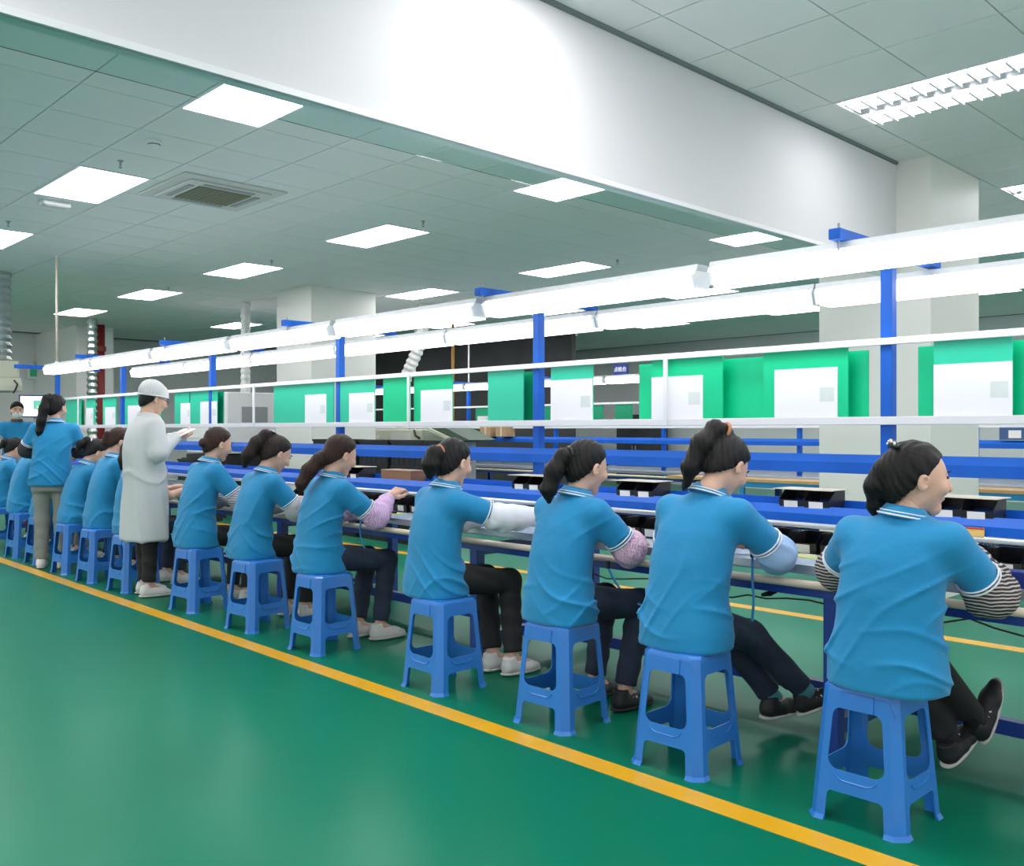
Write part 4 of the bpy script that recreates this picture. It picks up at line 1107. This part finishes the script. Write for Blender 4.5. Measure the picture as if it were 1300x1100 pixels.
# black crates behind the bench
cr = None
for k, (xx, yy, nn) in enumerate(((-9.85, 6.75, 4), (-9.2, 6.75, 4), (-8.55, 6.75, 4), (-10.5, 6.9, 4), (-13.4, 6.4, 3), (-12.9, 6.1, 3))):
    for j in range(nn):
        if cr is None:
            cr = empty('black_crate'); b = MB()
            b.box((-.29, -.2, 0), (.29, .2, .012))
            for s_ in (-1, 1): b.box((-.29, s_ * .2 - .006, 0), (.29, s_ * .2 + .006, .29)); b.box((s_ * .29 - .006, -.2, 0), (s_ * .29 + .006, .2, .29))
            b.build('tub', M_black, cr)
            rm = MB(); 
            for s_ in (-1, 1): rm.box((-.30, s_ * .205 - .012, .275), (.30, s_ * .205 + .012, .30)); rm.box((s_ * .295 - .012, -.2, .275), (s_ * .295 + .012, .2, .30))
            rm.build('rim', M_black, cr); MB().box((.05, -.2085, .10), (.12, -.2065, .20)).build('label_card', M_label, cr); e = cr
            for q in range(6): MB().box((-.25 + .1 * q, -.211, .02), (-.235 + .1 * q, -.2062, .26)).build('rib', M_black, cr)
        else: e = copy_tree(cr)
        e.location = (xx, yy, .302 * j)
        tag(e, 'black plastic crate in the stacks standing between the bench and the lone column', 'crate', 'stacked black crates')
e = tag(empty('dark_cabinet', (xat(815, 17.9), 17.9, 0)), 'tall dark cabinet against the far grey wall', 'cabinet')
MB().box((-.55, -.3, 0), (.55, .3, 1.7)).build('carcass', M_dark, e)
for s_ in (-1, 1): d_ = MB().box((s_ * .27 - .26, -.315, .05), (s_ * .27 + .26, -.3, 1.66)).build('door', M_dark, e); MB().box((s_ * .05 - .01, -.33, .8), (s_ * .05 + .01, -.315, .95)).build('handle', M_grey, d_)
# parts shelf boxes on second bench right of column
for k in range(4):
    e = tag(empty('blue_tray', (-3.25 + .42 * k + (.0 if k < 2 else .08), 10.36, 1.225)), 'blue tray with a white card on the upper beam of the second bench', 'tray', 'blue trays on the second bench')
    MB().box((-.15, -.02, 0), (.15, .02, .13)).build('tray_body', mat('tray_blue', (.04, .10, .24), .5), e); MB().box((-.06, -.025, .02), (.06, -.02, .10)).build('card', M_label, e)

# ------------------------------------------------------------------ the workers
GRP = 'workers seated along the bench'
FULL = globals().get('FULL', True)
# 1 striped sleeves: head turned to her right
person('seated worker in black striped oversleeves, black hair pinned up with a dotted clip', GRP, pos=(-1.375, 3.10), near=1, build=1.06, neck=(.045, .035, 1.045), head=(-48, 6, 0), headoff=(.03, .03, .118),
       sleeve=M_stripe, trousers=M_tkblk, shoe=(M_shoek, M_sole), armR=((.265, .20, .775), (.15, .40, .865)), armL=((-.27, .19, .80), (-.20, .42, .84)),
       legs=(((-.03, .40, .475), (.045, .68, .205)), ((-.16, .40, .48), (-.01, .57, .14))), shoe_rot={0: (66, 0, -14), 1: (28, 0, -10)}, puff=1.15, socks=M_tkblk,
       tail=[(-.015, -.10, .02), (-.03, -.125, -.04), (-.045, -.115, -.11), (-.05, -.10, -.16)], tailr=[.045, .036, .024, .008], clip=[(-.045, -.085, .10), (0, -.095, .112), (.04, -.09, .10)],
       hands={'R': dict(d=(-.35, .8, .25), n=(-.5, 0, -1), curl=22)})
# 2 light blue sleeves, high ponytail
person('seated worker in light blue oversleeves, high ponytail falling over her collar', GRP, pos=(-2.20, 3.10), near=1, build=1.05, neck=(.045, .10, 1.075), head=(-6, 38, 0), headoff=(.03, .075, .105),
       sleeve=M_slb, trousers=M_tknavy, shoe=(M_shoek, M_sole), armR=((.265, .26, .82), (.16, .45, .83)), armL=((-.26, .24, .80), (-.12, .45, .83)),
       legs=(((.07, .36, .455), (.22, .57, .20)), ((-.07, .36, .46), (.08, .54, .15))), shoe_rot={0: (25, 5, -45), 1: (0, 0, -10)}, socks=M_sock,
       tail=[(.0, -.085, .105), (-.015, -.135, .09), (-.03, -.15, .0), (-.05, -.125, -.10), (-.06, -.09, -.17)], tailr=[.03, .036, .042, .036, .012], tie=((.0, -.095, .108), .034, M_orange), hairm=M_hairk)
# 3 pink sleeves, mid ponytail
person('seated worker in pink patterned oversleeves, straight ponytail to her shoulder', GRP, pos=(-2.90, 3.10), near=1, build=.98, neck=(.03, .085, 1.035), head=(-10, 16, 0), headoff=(.02, .05, .12),
       sleeve=M_slp, trousers=M_tknavy, shoe=(M_shoek, M_shoek), armR=((.245, .21, .775), (.12, .40, .80)), legs=(((.14, .42, .50), (.12, .32, .088)), ((-.08, .42, .50), (-.10, .36, .088))),
       tail=[(.0, -.105, .035), (-.01, -.145, .015), (-.02, -.165, -.06), (-.03, -.165, -.15), (-.03, -.15, -.20)], tailr=[.025, .034, .042, .036, .012], tie=((0, -.115, .035), .03, M_clip), hairm=M_hairk)
# 4 white sleeves
person('seated worker in white oversleeves reaching forward, ponytail with tan tie', GRP, pos=(-3.80, 3.10), near=1, build=1.0, neck=(.02, .06, 1.035), head=(4, 16, 0), headoff=(.01, .045, .12), tw=-8,
       sleeve=M_slw, trousers=M_tkblk, shoe=(M_shoew, M_sole), armR=((.27, .22, .865), (.31, .45, .865)), armL=((-.22, .21, .80), (-.06, .42, .84)),
       legs=(((.13, .42, .50), (.20, .38, .088)), ((-.06, .42, .50), (.06, .36, .088))),
       tail=[(.0, -.105, .03), (-.005, -.14, .01), (-.01, -.15, -.05), (-.015, -.135, -.11)], tailr=[.026, .045, .048, .018], tie=((0, -.115, .03), .033, M_orange), hairm=M_hairk)
# 5 lilac sleeves, raised hand
person('seated worker in lilac oversleeves with a raised hand, long low brown ponytail', GRP, pos=(-4.93, 3.10), near=1, build=1.0, neck=(.03, .075, 1.045), head=(-4, 22, 0), headoff=(.015, .055, .125),
       sleeve=M_slv, trousers=M_tknavy, shoe=(M_shoew, M_sole), armR=((.24, .26, .78), (.11, .44, .885)), legs=(((.13, .42, .50), (.14, .36, .088)), ((-.08, .42, .50), (-.02, .30, .088))),
       tail=[(.0, -.085, -.03), (-.015, -.12, -.07), (-.03, -.155, -.16), (-.045, -.165, -.25), (-.045, -.15, -.30)], tailr=[.045, .042, .045, .036, .012], tie=((0, -.10, -.05), .04, M_hairr), hairm=M_hairr,
       hands={'R': dict(d=(.1, .75, .5), n=(-.3, .4, -.8), curl=45)})
# 6 grey sleeves
person('seated worker in plain grey oversleeves, high ponytail with a pearl clip', GRP, pos=(-5.78, 3.10), near=2, build=1.0, neck=(.03, .10, 1.045), head=(-4, 30, 0), headoff=(.01, .07, .115),
       sleeve=M_slg, trousers=M_tkblk, shoe=(M_shoew, M_sole),
       tail=[(.0, -.09, .10), (-.01, -.135, .08), (-.02, -.16, 0), (-.03, -.165, -.10), (-.04, -.15, -.17)], tailr=[.026, .036, .046, .046, .02], clip=[(-.03, -.10, .11), (0, -.115, .115), (.03, -.10, .11)], hairm=M_hairb)
# 7 low bun
person('seated worker in grey striped oversleeves, low brown bun', GRP, pos=(-6.62, 3.10), near=2, build=1.04, neck=(.02, .10, 1.095), head=(-2, 18, 0), headoff=(.01, .06, .125),
       sleeve=M_slg2, trousers=M_tkblk, shoe=(M_shoew, M_sole), armR=((.25, .22, .79), (.15, .43, .86)),
       bun=[((0, -.115, -.02), (.035, .035, .03)), ((.01, -.13, -.04), (.022, .02, .02))], hairm=M_hairr)
# 8 behind the white coat
person('seated worker half hidden behind the white coat, brown ponytail', GRP, pos=(-7.83, 3.10), near=3, neck=(.0, .06, 1.03), head=(0, 15, 0), trousers=M_tknavy, shoe=(M_shoew, M_sole),
       tail=[(.0, -.09, .09), (-.005, -.13, .06), (-.01, -.15, -.02), (-.01, -.15, -.12), (-.01, -.14, -.19)], tailr=[.026, .036, .045, .04, .02], clip=[(-.03, -.09, .10), (0, -.105, .10), (.03, -.09, .10)], hairm=M_hairb)
# 9 curly bun
person('seated worker with a curly brown bun low on her neck', GRP, pos=(-8.50, 3.10), near=3, build=1.05, neck=(.02, .10, 1.095), head=(-6, 22, 0), trousers=M_tkblk, shoe=(M_shoew, M_sole),
       bun=[((0, -.115, .0), (.045, .04, .045)), ((.0, -.115, -.05), (.035, .035, .035)), ((.02, -.13, .03), (.025, .025, .025))], hairm=M_hairr)
# 10 leaning low
person('seated worker leaning low over the bench, short black ponytail', GRP, pos=(-9.13, 3.08), near=3, neck=(.03, .11, 1.01), head=(-4, 34, 0), headoff=(.01, .075, .10), trousers=M_tknavy, shoe=(M_shoew, M_sole), sleeve=M_slg,
       tail=[(.0, -.10, .06), (-.005, -.14, .05), (-.01, -.165, -.01), (-.01, -.155, -.08)], tailr=[.022, .034, .038, .018], tie=((0, -.11, .06), .026, M_trim), hairm=M_hairk)
# 11, 12, 13 at the far end
person('seated worker mostly hidden behind the standing woman, face bent to the bench', GRP, pos=(-10.0, 3.10), near=3, neck=(.0, .10, 1.0), head=(0, 35, 0), headoff=(0, .07, .10), trousers=M_tkgrey, shoe=(M_shoew, M_sole), hairm=M_hairb,
       tail=[(.0, -.10, .05), (0, -.14, .02), (0, -.15, -.06)], tailr=[.025, .034, .02])
person('seated worker with only her back showing beyond the standing woman', GRP, pos=(-10.72, 3.08), near=3, neck=(.02, .10, 1.05), head=(0, 30, 0), headoff=(0, .07, .11), trousers=M_tkblk, shoe=(M_shoew, M_sole), hairm=M_hairb,
       tail=[(.0, -.10, .05), (0, -.14, .02), (0, -.15, -.06)], tailr=[.025, .034, .02])
person('seated worker at the bench end closest to the masked man', GRP, pos=(-11.6, 3.10), near=3, neck=(.0, .09, 1.0), head=(0, 28, 0), headoff=(0, .07, .11), trousers=M_tkblk, shoe=(M_shoew, M_sole), hairm=M_hairk,
       tail=[(.0, -.10, .05), (0, -.14, .02), (0, -.15, -.06)], tailr=[.025, .034, .02])
# standing
STARM = dict()
person('standing man in a white coat, white cap and glasses holding a tablet', None, pos=(-7.37, 3.02), yaw=-4, near=2, sit=False, top='coat', shirt=M_coat, hipz=.88, hem=.80, neck=(.0, .03, 1.44), head=(0, 20, 0), headoff=(0, .045, .135), coat_hem=.45, build=1.08,
       armR=((.235, .03, 1.15), (.13, .20, 1.27)), armL=((-.225, .03, 1.15), (-.06, .22, 1.26)), trousers=M_tkblk, shoe=(M_shoew, M_sole), cap=True, glasses=True, hairm=M_hairk, fold=1.2,
       hands={'R': dict(d=(-.3, .9, .2), n=(-.6, 0, .9), curl=25), 'L': dict(d=(.2, .9, .1), n=(.3, 0, .9), curl=15)})
person('standing woman in grey trousers with a long black ponytail', None, pos=(-9.45, 2.97), yaw=60, near=2, sit=False, hipz=.86, hem=.79, neck=(.03, .03, 1.41), head=(-22, 10, 0), headoff=(0, .035, .135), build=1.06, sleeve=M_slk,
       armR=((.245, .10, 1.13), (.15, .33, 1.10)), armL=((-.245, .09, 1.13), (-.14, .33, 1.10)), trousers=M_tkgrey, shoe=(M_shoew, M_sole), hairm=M_hairk, fold=1.2,
       tail=[(.0, -.10, .08), (-.01, -.14, .06), (-.02, -.15, -.04), (-.035, -.15, -.16), (-.05, -.14, -.26), (-.06, -.135, -.30)], tailr=[.03, .038, .045, .042, .03, .01], tie=((0, -.11, .08), .032, M_clip))
person('standing man in a face mask and brown collar facing the room', None, pos=(-14.0, 3.95), yaw=-100, near=3, sit=False, hipz=.86, hem=.79, neck=(.0, .02, 1.46), head=(0, 8, 0), headoff=(0, .03, .135), build=1.1,
       armR=((.26, .03, 1.18), (.22, .16, .97)), armL=((-.26, .03, 1.18), (-.22, .16, .97)), trousers=M_tkblk, shoe=(M_shoek, M_sole), hairm=M_hairk, mask=True, collar=M_brownc, fringe=True)
